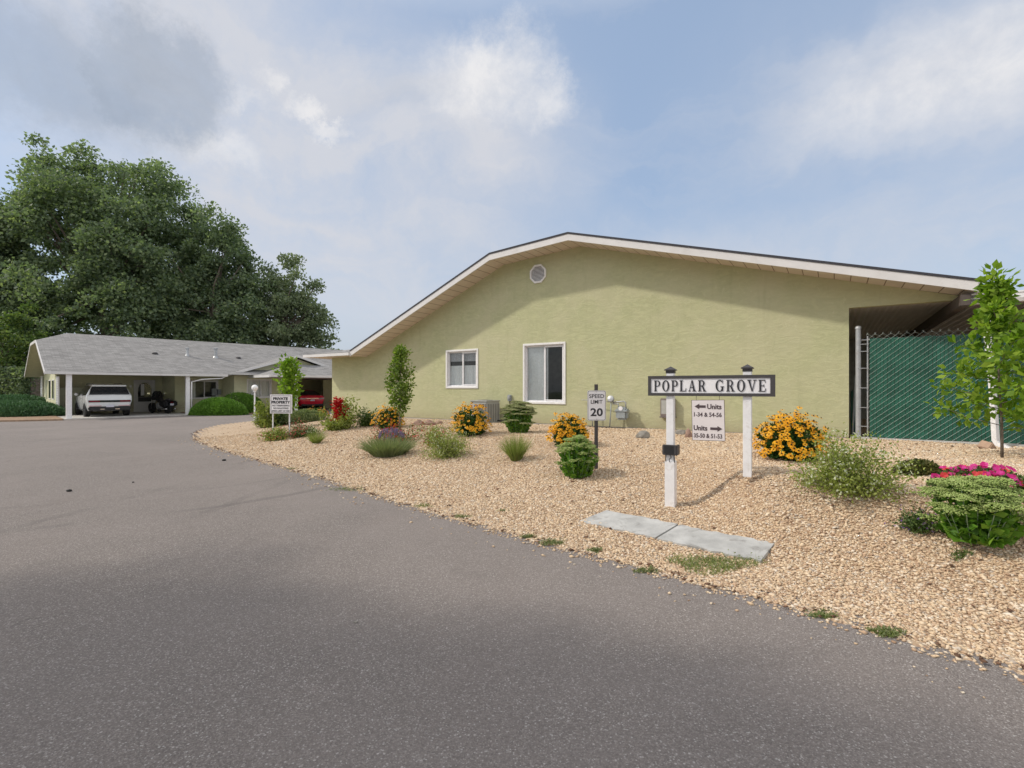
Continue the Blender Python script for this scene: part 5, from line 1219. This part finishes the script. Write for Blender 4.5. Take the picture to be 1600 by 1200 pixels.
# young trees
def sapling(px, py, wpx, hpx, label, leaf, seed, name, nb=26, lean=.0, ls=.07, ll=34, columnar=True, pos=None, clump=.05, r0=.028, lows=.28):
    r = np.random.default_rng(seed); q0 = random.Random(seed); p = pos or hit(px, py); h = span(p, hpx); w_ = span(p, wpx) / 2
    t = empty(name, p, 0, label=label, cat='young tree')
    mb = MB(); trunk = [Vector((lean * h * k / 5 + q0.uniform(-.012, .012) * (k > 0), q0.uniform(-.012, .012), h * .93 * k / 5)) for k in range(6)]
    mb.tube(trunk, [r0 * (1 - .8 * k / 5) for k in range(6)], 8)
    C = []; D = []
    for i in range(nb):
        f = lows + (.97 - lows) * i / (nb - 1); b = Vector((lean * h * f, 0, h * .93 * f)); a = 2.4 * i + q0.uniform(-.4, .4)
        tq = (1 - f) / (1 - lows)
        rad = w_ * ((.14 + .86 * math.sin(min(1, tq ** 1.25) * math.pi * .80)) if columnar else (.05 + .95 * tq ** 1.15) * (1 if tq < .8 else .6)) * q0.uniform(.62, 1.12)
        rise = h * (.16 if columnar else .07) * q0.uniform(.7, 1.4); tip = b + Vector((math.cos(a) * rad, math.sin(a) * rad, rise)); tip.z = min(tip.z, h)
        mid = b.lerp(tip, .55) + Vector((0, 0, -rise * .15)); mb.tube([b, mid, tip], [r0 * .32, r0 * .22, r0 * .10], 5, cap=False)
        for s_ in np.linspace(.35, 1.0, 5):
            c = b.lerp(tip, float(s_)); C.append((c.x, c.y, c.z, s_))
    mb.build('trunk', M['bark_pale'], t, smooth=True, fix=False)
    C = np.array(C); k = np.repeat(np.arange(len(C)), ll); n = len(k); off = r.normal(size=(n, 3)) * clump * (.55 + .6 * C[k, 3:4]); P = C[k, :3] + off
    Dn = unit(off + rdirs(n, r) * clump * .6 + np.array([0, 0, .25 * clump])); L = ls * r.uniform(.6, 1.25, n); V, Fq = leafquads(P, Dn, L, L * .30, r, .1)
    npmesh('crown', V, Fq, G[leaf], t); return t
sapling(625, 672, 44, 126, 'slim upright young tree standing before the green wall left of the small window', 'sapling', 4, 'young_oak', nb=28, ls=.09, ll=18, clump=.045, lows=.18)
ps = hit(1566, 716)
sapling(1566, 716, 240, 286, 'bright green young tree in front of the chain link fence at the right', 'ginkgo', 11, 'young_ginkgo', nb=26, ls=.125, ll=15, columnar=False, clump=.055, lean=-.035, lows=.16, r0=.02)
pk = hit(452, 668)
sapling(452, 668, 34, 102, 'bright young tree with split crown behind the private property sign', 'ginkgo', 21, 'young_maple', nb=20, ls=.14, ll=12, clump=.09, lows=.3, r0=.035, pos=pk)
# clipped shrubs and junipers by the far house
cg = 'clipped round shrubs by the far house'
mound(hw(6.5, -1.25, .0), 1.62, 1.0, .98, 26000, 'boxw', .07, 'clipped_shrub', 'front one of two rounded clipped green shrubs before the house window', seed=2, group=cg, needle=.3, jitter=.04)
mound(hw(8.15, .05, .05), 1.45, 1.0, 1.22, 22000, 'boxw', .07, 'clipped_shrub', 'rear one of two rounded clipped green shrubs before the house window', seed=3, group=cg, needle=.3, jitter=.04)
jg = 'spreading junipers left of the far house'
def jp(px, Y): return Vector(((px - 800) / F * Y, Y, .06))
mound(jp(25, 27.3), 2.4, 1.6, .80, 30000, 'juniper', .12, 'spreading_juniper', 'front spreading juniper beside the narrow windows of the house flank', seed=4, group=jg, needle=.14, jitter=.08)
mound(jp(-60, 28.6), 2.8, 1.6, .85, 26000, 'juniper', .12, 'spreading_juniper', 'spreading juniper cut off by the left edge of the picture', seed=6, group=jg, needle=.14, jitter=.08)
mound(jp(14, 32.5), 2.9, 1.6, 1.08, 26000, 'juniper', .12, 'spreading_juniper', 'rear spreading juniper under the dark hedge', seed=5, group=jg, needle=.14, jitter=.08)
# weeds at the rim and on the slab
def weeds(px, py, wpx, hpx, label, seed, leaf='weed', n=700, dry=.25, name='weed_patch', ls=.028, asp=.5):
    r = np.random.default_rng(seed); p = hit(px, py); rx = span(p, wpx) / 2; h = max(.025, span(p, hpx)); ry = rx * asp
    a = r.uniform(0, 6.283, n); q_ = np.sqrt(r.random(n)) * (1 + .3 * np.sin(a * 3 + seed)); x = np.cos(a) * q_ * rx; y = np.sin(a) * q_ * ry
    z = np.array([gz(p.x + xx, p.y + yy) - p.z for xx, yy in zip(x[::12], y[::12])]).repeat(12)[:n] if n >= 12 else np.zeros(n)
    if len(z) < n: z = np.pad(z, (0, n - len(z)))
    z = np.array([gz(p.x + xx, p.y + yy) for xx, yy in zip(x, y)]) - p.z if n <= 900 else z * 0
    B = np.column_stack([x, y, z + .002]); D = unit(np.column_stack([r.normal(size=n) * .7, r.normal(size=n) * .7, np.abs(r.normal(size=n)) + .35])); L = h * r.uniform(.5, 1.2, n)
    V, Fq = blade_strip(B, D, L, .0022, r.uniform(0, .5, n), r, 2); q = NP(); q.add(V, Fq, 0)
    V, Fq = leafquads(B + D * (L * r.random(n))[:, None], rdirs(n, r), ls * r.uniform(.4, 1, n), ls * .18, r); q.add(V, Fq, 1)
    o = q.build(name, [G['grassb' if seed % 2 else 'weed'], G[leaf]], loc=p); return tag(o, label, 'weeds', 'weeds along the gravel bed')
weeds(1112, 884, 128, 15, 'broad patch of straggly weeds creeping over the near edge of the concrete slab', 1, n=880)
weeds(861, 850, 34, 9, 'green weed tuft at the asphalt edge left of the slab', 2, 'weed', 260)
weeds(826, 840, 20, 6, 'greyish weed tuft at the asphalt edge, left neighbour of the greener one', 4, n=200)
weeds(930, 862, 20, 7, 'tiny weed between the asphalt and the left end of the slab', 6, n=200)
weeds(662, 792, 24, 6, 'green weed at the asphalt edge below the lavender', 3, 'weed', 140)
weeds(722, 809, 22, 6, 'weed tuft at the asphalt edge below the pale floret bush', 8, 'weed', 150)
weeds(545, 765, 60, 4, 'flat dry weeds along the asphalt edge left of the lavender', 10, n=220)
weeds(455, 733, 16, 3, 'tiny weed in the gravel below the small grass tuft', 12, n=90)
weeds(1288, 963, 40, 9, 'green weed at the asphalt edge right of the slab', 5, 'weed', 180)
weeds(1385, 990, 48, 9, 'light green weed at the asphalt edge near the right corner', 7, 'weed', 340)
weeds(1502, 868, 26, 8, 'small bluish green weed in front of the large sedum', 9, 'shrubd', 160)
weeds(785, 799, 16, 4, 'single small weed in the open gravel', 14, n=80)
weeds(1010, 893, 40, 6, 'thin weeds at the asphalt edge below the slab', 16, n=200)
# rocks
def rock(px, py, wpx, hpx, label, seed, m='rock', name='rock', rot=0):
    p = hit(px, py); bm = bmesh.new(); bmesh.ops.create_icosphere(bm, subdivisions=3, radius=1); q = random.Random(seed); w_ = span(p, wpx) / 2; h = span(p, hpx)
    ax = [(Vector((q.uniform(-1, 1), q.uniform(-1, 1), q.uniform(-.3, 1))).normalized(), q.uniform(.55, .85)) for _ in range(9)]
    for v in bm.verts:
        for (n_, d_) in ax:
            k = v.co.dot(n_)
            if k > d_: v.co -= n_ * (k - d_) * .85
        v.co += v.co.normalized() * .03 * math.sin(v.co.x * 9 + seed) * math.sin(v.co.y * 7 + v.co.z * 8)
        v.co = Vector((v.co.x * w_, v.co.y * w_ * .8, v.co.z * h * .62 + h * .35))
    bmesh.ops.rotate(bm, cent=(0, 0, 0), matrix=Matrix.Rotation(rot, 3, 'Z'), verts=bm.verts)
    return MB().bm(bm).build(name, M[m], smooth='auto', loc=p, label=label, cat='rock')
rock(1003, 685, 25, 14, 'grey boulder lying at the foot of the wall right of the gas meter', 1)
rock(1064, 679, 18, 9, 'flat grey stone at the wall between the sign posts', 2)
rock(1076, 684, 12, 16, 'upright tan stone behind the hanging units sign', 3, 'rock_pink')
rock(655, 664, 18, 9, 'flat reddish rock at the wall right of the slim young tree', 4, 'rock_pink'); rock(672, 664, 20, 9, 'long tan rock resting next to the flat reddish rock', 5, 'rock_pink', rot=.5); rock(686, 662, 14, 6, 'small pinkish rock at the end of the wall rock row', 6, 'rock_pink')
rock(490, 648, 16, 6, 'pale edging stone beside the far drive near the red car', 7); rock(508, 648, 14, 6, 'pale edging stone at the left wall corner of the green building', 8)
for i, (x, y, s_) in enumerate(((1172, 812, 5), (1380, 838, 5), (1290, 844, 4), (1215, 796, 4))): pass
pb = hit(1546, 716); mt = Matrix.Rotation(R(38), 4, 'Y') @ Matrix.Rotation(R(20), 4, 'Z')
MB().bbox(-.14, .14, -.09, .09, -.07, .07, .012, mt).build('paver_block', M['brick'], loc=Vector(((1544 - 800) / F * 8.6, 8.6, EYE - 95 / F * 8.6 + .0)), label='tan paver block propped on edge at the foot of the downspout', cat='paver')
# concrete slab lying in the gravel
S4 = [(905, 817), (948, 803), (1210, 851), (1188, 883)]
q4 = []
for a, b in S4:
    p_ = hit(a, b - 2); q4.append((p_.x, p_.y))
def lerp2(a, b, t): return (a[0] + (b[0] - a[0]) * t, a[1] + (b[1] - a[1]) * t)
q_ = random.Random(4)
def slabpoly(t0, t1, e):
    near = [lerp2(q4[0], q4[3], t0 + (t1 - t0) * k / 14) for k in range(15)]; far = [lerp2(q4[1], q4[2], t0 + (t1 - t0) * k / 14) for k in range(15)][::-1]
    jit = lambda p: (p[0] + q_.uniform(-.018, .018), p[1] + q_.uniform(-.018, .018)); return [near[0]] + [jit(p) for p in near[1:-1]] + [near[-1], far[0]] + [jit(p) for p in far[1:-1]] + [far[-1]]
sb = MB()
def slabz(P, up):
    c0 = np.array([gz(*v) for v in q4]); A_ = np.column_stack([np.array(q4), np.ones(4)]); k_, *_r = np.linalg.lstsq(A_, c0, rcond=None); return k_[0] * P[0] + k_[1] * P[1] + k_[2] + up
for (t0, t1, u_) in ((0, .485, .020), (.495, 1, .016)):
    pg_ = slabpoly(t0, t1, 0); n_ = len(pg_); vs_ = [(a, b, slabz((a, b), u_)) for a, b in pg_] + [(a, b, slabz((a, b), -.08)) for a, b in pg_]
    sb.add(vs_, [list(range(n_)), list(range(2 * n_ - 1, n_ - 1, -1))] + [(i, i + n_, (i + 1) % n_ + n_, (i + 1) % n_) for i in range(n_)])
sb.build('concrete_slab', M['slab'], label='weathered two piece concrete slab half buried in the gravel near the asphalt', cat='slab')
# crumbs and a small stone on the asphalt
for i, (x, y, s_, l) in enumerate(((108, 768, .045, 'dark tar crumb alone on the left asphalt'), (350, 720, .05, 'dark crumb on the asphalt near the gravel tip'), (208, 754, .022, 'tiny brown crumb between the two larger dark crumbs'), (556, 973, .016, 'pale pebble lying on the near asphalt'))):
    p = hit(x, y); MB().ball((0, 0, s_ * .35), s_, 8, (1, .7, .45)).build('crumb', M['asph_dark'] if i < 3 else M['rock'], loc=p, smooth=True, label=l, cat='debris')
# ------------------------------------------------------------------ signs
# name board on two posts
pL = Vector(((1048 - 800) / F * 6.15, 6.15, 0)); pR = Vector(((1168 - 800) / F * 5.72, 5.72, 0))
pL.z = min(gz(pL.x, pL.y), EYE - 179 / F * 6.15 + .02) - .0; pL.z = EYE - 179 / F * 6.15; pR.z = EYE - 128 / F * 5.72
ax_ = (pR - pL); ax_.z = 0; Lp = ax_.length; ang = math.atan2(ax_.y, ax_.x)
sg = empty('entrance_sign', pL, ang, label='white two post entrance sign with black framed name board', cat='sign')
SX = lambda px, yl=0.: None
def loc_x(px, yoff):
    """local x along the board for a photo column, on the plane yoff before the posts"""
    u = (px - 800) / F; c, s_ = math.cos(ang), math.sin(ang); ox, oy = pL.x - yoff * -s_, pL.y + yoff * -c
    ox = pL.x + yoff * s_; oy = pL.y - yoff * c
    return (u * oy - ox) / (c - u * s_), oy + s_ * ((u * oy - ox) / (c - u * s_))
yb = .07
xl, Yl = loc_x(1012.5, yb); xr, Yr = loc_x(1211.5, yb)
ztop = EYE + (606 - 586.5) / F * (Yl + Yr) / 2 - pL.z; zbot = EYE + (606 - 619) / F * (Yl + Yr) / 2 - pL.z
hp = .046
capL = EYE + 27 / F * pL.y - pL.z; capR = EYE + 30 / F * pR.y - pL.z; dzR = pR.z - pL.z
po = MB(); po.bbox(-hp, hp, -hp, hp, .36, capL, .006); po.build('post', M['white_post'], sg)
MB().bbox(-.062, .062, -.062, .062, -.06, (EYE - 113.5 / F * 6.15) - pL.z, .008).build('post_sleeve', M['white_post'], sg)
po = MB(); po.bbox(Lp - hp, Lp + hp, -hp, hp, dzR - .08, capR, .006, Matrix.Identity(4)); po.build('post', M['white_post'], sg)
for (x, z) in ((0, capL), (Lp, capR)):
    c = MB(); c.prism([(x - .068, z), (x + .068, z), (x + .062, z + .014), (x - .062, z + .014)], -.068, .068)
    c.add([(x - .050, -.050, z - .035), (x + .050, -.050, z - .035), (x + .050, .050, z - .035), (x - .050, .050, z - .035), (x - .050, -.050, z), (x + .050, -.050, z), (x + .050, .050, z), (x - .050, .050, z)], [(0, 1, 5, 4), (1, 2, 6, 5), (2, 3, 7, 6), (3, 0, 4, 7)])
    c.add([(x - .060, -.060, z + .014), (x + .060, -.060, z + .014), (x + .060, .060, z + .014), (x - .060, .060, z + .014), (x, 0, z + .052)], [(0, 1, 4), (1, 2, 4), (2, 3, 4), (3, 0, 4)])
    c.build('post_cap', M['charcoal'], sg)
fw = .036; y0, y1 = -yb, -hp - .001
fr = MB(); fr.box(xl, xr, y0, y1, zbot, zbot + fw).box(xl, xr, y0, y1, ztop - fw, ztop).box(xl, xl + fw, y0, y1, zbot + fw, ztop - fw).box(xr - fw * 1.4, xr, y0, y1, zbot + fw, ztop - fw)
fo = fr.build('board_frame', M['charcoal'], sg)
bd = MB().box(xl + fw, xr - fw * 1.4, y0 + .010, y1 - .002, zbot + fw, ztop - fw).build('name_board', M['signwhite'], sg)
lt = MB(); lh = (ztop - zbot - 2 * fw) * .76; lz = zbot + fw + (ztop - zbot - 2 * fw) * .12; W0 = xl + fw; Wt = (xr - fw * 1.4) - W0
adv = {'P': .88, 'O': 1.0, 'L': .90, 'A': 1.0, 'R': 1.0, ' ': .72, 'G': 1.06, 'V': 1.0, 'E': .86}
tot = sum(adv[c] for c in 'POPLAR GROVE') * lh; kx = (Wt - .06) / tot
serif_word(lt, 'POPLAR GROVE', W0 + .035, lz, lh, {k: v * kx for k, v in adv.items()}, y0 + .003, y0 + .0098, sx=min(1.0, kx * 1.0))
lt.build('lettering', M['ink'], bd)
# box light clamped on the left post above the sleeve
zl = (EYE - 96 / F * 6.15) - pL.z
MB().bbox(-.085, .10, -.085, -.047, zl - .065, zl + .062, .01).bbox(-.085, -.075, -.085, .05, zl - .06, zl + .055, .003).bbox(.075, .10, -.085, .05, zl - .06, zl + .06, .003).build('light_box', M['charcoal'], sg, smooth='auto')
MB().box(-.062, .052, -.090, -.086, zl - .045, zl + .05).build('lens', M['black'], sg)
MB().tube([(-.045, -.07, zl - .06), (-.05, -.055, zl - .12), (-.045, -.055, zl - .155)], .006, 6).tube([(.055, -.07, zl - .06), (.055, -.055, zl - .155)], .006, 6).tube([(.0, -.08, zl - .05), (.02, -.066, zl - .09), (-.005, -.066, zl - .12), (.0, -.066, zl - .15)], .005, 6).build('bracket', M['black'], sg, smooth=True)
# hanging direction sign
hx0, hY0 = loc_x(1080.5, yb - .02); hx1, hY1 = loc_x(1132, yb - .02); hzt = EYE - (624.5 - 606) / F * hY0 - pL.z; hzb = EYE - (688.5 - 606) / F * (hY0 + hY1) / 2 - pL.z
hg = empty('hanging_sign', pL, ang, label='off white units direction sign hanging below the name board', cat='sign')
yh = -.058; HW = hx1 - hx0; HH = hzt - hzb; hc = (hx0 + hx1) / 2
tilt = Matrix.Translation((hc, 0, hzt)) @ Matrix.Rotation(R(-1.2), 4, 'Y') @ Matrix.Translation((-hc, 0, -hzt))
MB().box(hx0, hx1, yh, yh + .008, hzb, hzt, tilt).build('panel', M['inkdim'], hg); pn = MB().box(hx0 + .005, hx1 - .005, yh - .001, yh + .0085, hzb + .005, hzt - .005, tilt).build('face', M['signwarm'], hg)
MB().tube([(hx0 + HW * .15, yh + .004, hzt - .004), (hx0 + HW * .15, yh + .004, zbot + .01)], .0025, 5).tube([(hx1 - HW * .15, yh + .004, hzt - .004), (hx1 - HW * .15, yh + .004, zbot + .01)], .0025, 5).build('hook', M['charcoal'], hg)
yt = yh - .0025; INK = M['inkdim']
def arrow(xc, zc, w_, h_, dr, nm='arrow'):
    hd = h_ * 1.0; pts = [(-w_ / 2, 0), (-w_ / 2 + hd, h_ * .62), (-w_ / 2 + hd, h_ * .28), (w_ / 2, h_ * .28), (w_ / 2, -h_ * .28), (-w_ / 2 + hd, -h_ * .28), (-w_ / 2 + hd, -h_ * .62)]
    pts = [(xc + a * dr, zc + b) for a, b in pts]; pts = pts if dr > 0 else pts[::-1]; MB().prism(pts, yt - .001, yt + .001).build(nm, INK, hg)
arrow(hx0 + HW * .27, hzt - HH * .165, HW * .34, HW * .145, 1); t1 = txt('Units', HH * .125, 'lettering', INK, hg, hx0 + HW * .70, hzt - HH * .225, yt, .002, .0025, fit=HW * .43)
txt('1-34 & 54-56', HH * .108, 'lettering', INK, hg, hx0 + HW * .50, hzt - HH * .415, yt, .002, .0015, fit=HW * .84)
txt('Units', HH * .125, 'lettering', INK, hg, hx0 + HW * .28, hzt - HH * .755, yt, .002, .0025, fit=HW * .42); arrow(hx0 + HW * .76, hzt - HH * .70, HW * .36, HW * .145, -1)
txt('35-50 & 51-53', HH * .108, 'lettering', INK, hg, hx0 + HW * .505, hzt - HH * .935, yt, .002, .0015, fit=HW * .86)
# speed limit sign
p = hit(931.5, 733); ss = empty('speed_limit_sign', p, R(4), label='white speed limit 20 sign on a dark perforated steel post', cat='sign')
sY = p.y; zz = lambda py: EYE + (606 - py) / F * sY - p.z
ps_ = MB(); ps_.prism([(-.030, -.004), (-.018, -.004), (-.014, -.024), (.014, -.024), (.018, -.004), (.030, -.004), (.030, .0), (.015, .0), (.011, -.020), (-.011, -.020), (-.015, .0), (-.030, .0)][::-1], -.1, zz(600.5), 'z')
ps_.build('post', M['charcoal'], ss)
zs0, zs1 = zz(657), zz(610); sw = span(p, 29.2) / 2; zc_ = (zs0 + zs1) / 2; sh_ = (zs1 - zs0) / 2
def rrect(w_, h_, r_, cx=0, cz=0, n=5):
    pts = []
    for (sx_, sz_, a0) in ((1, 1, 0), (-1, 1, 90), (-1, -1, 180), (1, -1, 270)):
        for k in range(n + 1): a = R(a0 + 90 * k / n); pts.append((cx + sx_ * (w_ - r_) + r_ * math.cos(a), cz + sz_ * (h_ - r_) + r_ * math.sin(a)))
    return pts
plt = MB().prism(rrect(sw, sh_, .03, 0, zc_), -.034, -.031).build('plate', M['signwhite'], ss)
bo = MB(); o_ = rrect(sw - .007, sh_ - .007, .025, 0, zc_); i_ = rrect(sw - .013, sh_ - .013, .020, 0, zc_)
for k in range(len(o_)): k2 = (k + 1) % len(o_); bo.prism([o_[k], o_[k2], i_[k2], i_[k]], -.0352, -.0342)
bo.build('border', M['ink'], plt)
txt('SPEED', sh_ * .26, 'lettering', M['ink'], plt, 0, zc_ + sh_ * .49, -.0354, .0015, .0012, fit=sw * 1.62); txt('LIMIT', sh_ * .25, 'lettering', M['ink'], plt, 0, zc_ + sh_ * .12, -.0354, .0015, .0012, fit=sw * 1.26); txt('20', sh_ * .54, 'lettering', M['ink'], plt, 0, zc_ - sh_ * .71, -.0354, .0015, .005, fit=sw * 1.34)
for s_ in (1, -1): MB().lathe([(.006, 0), (.006, .004), (.002, .006)], 10, Matrix.Translation((0, -.0342, zc_ + s_ * sh_ * .90)) @ Matrix.Rotation(R(90), 4, 'X')).build('bolt', M['galv'], ss)
# private property sign
p = hit(440, 685); pr = empty('private_property_sign', p, R(-8), label='white private property sign on two slim white legs at the tip of the bed', cat='sign')
k_ = p.y / F; zz = lambda py: EYE + (606 - py) * k_ - p.z; hw_ = 18.6 * k_
for (x, zt2) in ((-14.7, 0), (13.4, 0)): MB().bbox(x * k_ - .018, x * k_ + .018, -.012, .012, -.15, zz(620), .004).build('leg', M['white_post'], pr)
bd2 = MB().bbox(-hw_, hw_, -.034, -.013, zz(646), zz(616.5), .004).build('panel', M['signwhite'], pr)
b2_ = MB(); zt3, zb3 = zz(616.5) - .03, zz(646) + .03
for (a, b, c, d) in ((-hw_ + .03, hw_ - .03, zt3 - .012, zt3), (-hw_ + .03, hw_ - .03, zb3, zb3 + .012), (-hw_ + .03, -hw_ + .042, zb3 + .012, zt3 - .012), (hw_ - .042, hw_ - .03, zb3 + .012, zt3 - .012)): b2_.box(a, b, -.0365, -.0345, c, d)
b2_.build('border', M['charcoal'], bd2)
U_ = M['ink']
txt('PRIVATE', 4.4 * k_, 'lettering', U_, bd2, -.8 * k_, zz(625.0), -.037, .002, .006, fit=25 * k_); txt('PROPERTY', 4.4 * k_, 'lettering', U_, bd2, 0, zz(630.6), -.037, .002, .006, fit=31.5 * k_)
txt('NO TRESPASSING', 2.3 * k_, 'lettering', U_, bd2, 0, zz(634.8), -.037, .002, .0015, fit=29 * k_); txt('NO SOLICITING', 2.3 * k_, 'lettering', U_, bd2, 0, zz(638.9), -.037, .002, .0015, fit=25 * k_); txt('SPEED LIMIT 20 KMH', 2.0 * k_, 'lettering', U_, bd2, 0, zz(642.9), -.037, .002, .001, fit=31 * k_)

# ------------------------------------------------------------------ trees
def big_tree(name, loc, blobs_, trunk_h, tr, leaf, nclump, per, ls, label, cat='tree', seed=1, group=None, csz=.85, shell=.55, limbs=46):
    """blobs_: ellipsoids (cx,cy,cz,rx,ry,rz) relative to the foot; leaf clumps fill them unevenly"""
    r = np.random.default_rng(seed); t = empty(name, loc, 0, label=label, cat=cat, group=group)
    vol = np.array([b[3] * b[4] * b[5] for b in blobs_]); k = r.choice(len(blobs_), nclump, p=vol ** .75 / (vol ** .75).sum()); B = np.array(blobs_)[k]
    d = rdirs(nclump, r); q = (shell + (1 - shell) * r.random(nclump)) * (1 + .10 * np.sin(d[:, 0] * 5 + seed) + np.clip(.10 * r.normal(size=nclump), -.3, .16)); C = B[:, :3] + d * q[:, None] * B[:, 3:]
    C = C[C[:, 2] > .6]; nclump = len(C)
    sz = csz * r.uniform(.55, 1.35, nclump); cnt = np.maximum(8, (per * (sz / csz) ** 1.6)).astype(int); kk = np.repeat(np.arange(nclump), cnt); n = len(kk)
    off = r.normal(size=(n, 3)); off = unit(off) * (r.random((n, 1)) ** .55) * np.array([1, 1, .62]); P = C[kk] + off * sz[kk][:, None]
    P[:, 2] -= (np.linalg.norm(off[:, :2], axis=1) ** 2 * sz[kk] * .35)
    D = unit(off * .8 + rdirs(n, r) + np.array([0, 0, -.15])); L = ls * r.uniform(.6, 1.3, n); V, Fq = leafquads(P, D, L, L * .36, r, .12)
    npmesh('crown', V, Fq, G[leaf], t)
    q0 = random.Random(seed); mb = MB(); top = Vector((blobs_[0][0] * .5, blobs_[0][1] * .5, trunk_h))
    mb.tube([(0, 0, -.1), (.1, 0, trunk_h * .5), top], [tr * 1.25, tr, tr * .8], 12)
    cz = np.argsort(r.random(nclump))[:limbs]; hub = [top, top + Vector((1, .3, trunk_h * .4)), top + Vector((-1.1, .2, trunk_h * .5)), top + Vector((.1, -.8, trunk_h * .7))]
    for h_ in hub[1:]: mb.tube([top, top.lerp(h_, .5) + Vector((q0.uniform(-.2, .2), 0, 0)), h_], [tr * .7, tr * .55, tr * .4], 8, cap=False)
    for i in cz:
        c = Vector(C[i]); h_ = min(hub, key=lambda v: (v - c).length); m1 = h_.lerp(c, .4) + Vector((q0.uniform(-.5, .5), q0.uniform(-.5, .5), q0.uniform(.1, .8))); mb.tube([h_, m1, h_.lerp(c, .97)], [tr * .42, tr * .26, tr * .08], 6, cap=False)
    mb.build('trunk', M['bark'], t, smooth=True, fix=False); return t
def at(px, Y, z=0.): return Vector(((px - 800) / F * Y, Y, z))
tg = 'tall trees behind the far house'
def bl(px, py, wpx, hpx, Y, foot, depth=.8):
    """ellipsoid seen at a photo place, as relative blob"""
    c = at(px, Y, EYE + (606 - py) / F * Y) - foot; return (c.x, c.y, c.z, wpx / F * Y / 2, wpx / F * Y / 2 * depth, hpx / F * Y / 2)
f1 = at(175, 50)
big_tree('elm_tree', f1, [bl(160, 330, 250, 190, 50, f1), bl(110, 410, 250, 220, 50, f1), bl(240, 400, 240, 210, 49, f1), bl(180, 480, 330, 180, 49, f1), bl(285, 455, 170, 190, 50, f1), bl(95, 275, 90, 80, 50, f1), bl(262, 325, 120, 130, 50, f1), bl(160, 262, 90, 70, 50, f1)], 6, .55, 'tree', 500, 240, .31,
         'tallest dark elm rising behind the left half of the far house', seed=2, group=tg, csz=1.5, limbs=70)
f2 = at(345, 50)
big_tree('elm_tree', f2, [bl(335, 410, 130, 150, 50, f2), bl(365, 490, 110, 150, 50, f2), bl(320, 500, 140, 140, 50, f2), bl(360, 395, 70, 70, 50, f2)], 5, .4, 'tree', 170, 220, .30,
         'middle dark tree stepping down from the tallest elm', seed=5, group=tg, csz=1.25, limbs=34)
f3 = at(448, 52)
big_tree('poplar_tree', f3, [bl(445, 445, 105, 105, 52, f3), bl(458, 505, 135, 105, 52, f3), bl(495, 505, 80, 90, 52, f3), bl(420, 535, 90, 70, 52, f3)], 4, .35, 'tree2', 140, 200, .28,
         'right hand tree of the group, lighter, with gaps of sky', seed=7, group=tg, csz=1.1, shell=.45, limbs=40)
f4 = at(-15, 46)
big_tree('elm_tree', f4, [bl(-10, 400, 110, 190, 46, f4), bl(10, 480, 120, 160, 46, f4), bl(-60, 440, 120, 200, 46, f4)], 5, .4, 'tree', 300, 200, .30,
         'dark tree cut by the left edge of the picture', seed=9, group=tg, csz=1.25, limbs=30)
f5 = at(28, 38)
big_tree('young_elm', f5, [bl(10, 545, 110, 100, 38, f5), bl(-20, 580, 110, 90, 38, f5), bl(35, 500, 40, 60, 38, f5)], 2.2, .16, 'treey', 120, 130, .22,
         'yellow green leafy young tree against the left end of the house', seed=11, group=tg, csz=.75, limbs=26)
# dark hedge under the trees, left
hg_ = np.random.default_rng(5); n = 60000; P = np.column_stack([hg_.uniform(-13, 3.4, n), hg_.uniform(-.9, .9, n), hg_.random(n) ** .7 * 2.9 + .25 * np.sin(hg_.uniform(0, 20, n))])
P[:, 1] = np.where(hg_.random(n) < .6, -.9 + .2 * hg_.normal(size=n), P[:, 1]); L = hg_.uniform(.10, .22, n); V, Fq = leafquads(P, rdirs(n, hg_), L, L * .4, hg_)
hd = empty('hedge', at(10, 37.5), R(-12), label='tall dark leafy hedge behind the junipers left of the house', cat='hedge'); npmesh('foliage', V, Fq, G['tree'], hd)
MB().box(-13, 3.3, -.6, .7, 0, 2.3).build('inner_branches', M['bark'], hd)
# background greenery closing the horizon behind the buildings
for i, (px, Y, w_, h_, lb) in enumerate(((505, 66, 15, 6.5, 'low distant tree glimpsed between the two buildings'), (-260, 52, 16, 14, 'tree standing outside the left picture edge'))):
    f_ = at(px, Y); big_tree('distant_tree', f_, [(0, 0, h_ * .55, w_ / 2, 4, h_ * .45), (w_ * .25, 0, h_ * .45, w_ / 3, 3, h_ * .35)], 2.5, .3, 'tree2', 170, 110, .40, lb, seed=20 + i, group='distant trees', csz=1.3, limbs=12)
# street trees left of the camera whose crowns shade the near asphalt
sg_ = 'street trees beside the camera'
for i, (x, y, h_, rx, ry) in enumerate(((-11.2, .6, 8.6, 4.2, 3.4), (-13.0, -5.5, 9.5, 4.5, 4.0), (-7.0, -5.6, 8.8, 3.8, 2.9))):
    big_tree('street_tree', Vector((x, y, 0)), [(0, 0, h_, rx, ry, 2.1), (rx * .4, 0, h_ - .8, rx * .6, ry * .7, 1.6), (-rx * .5, .2, h_ - .6, rx * .6, ry * .7, 1.6)], h_ * .55, .2, 'tree2', 130, 130, .20,
             ('street tree closest to the camera', 'street tree furthest behind the camera', 'street tree just behind the camera')[i] + ', shading the near asphalt', seed=40 + i, group=sg_, csz=.85, limbs=30)
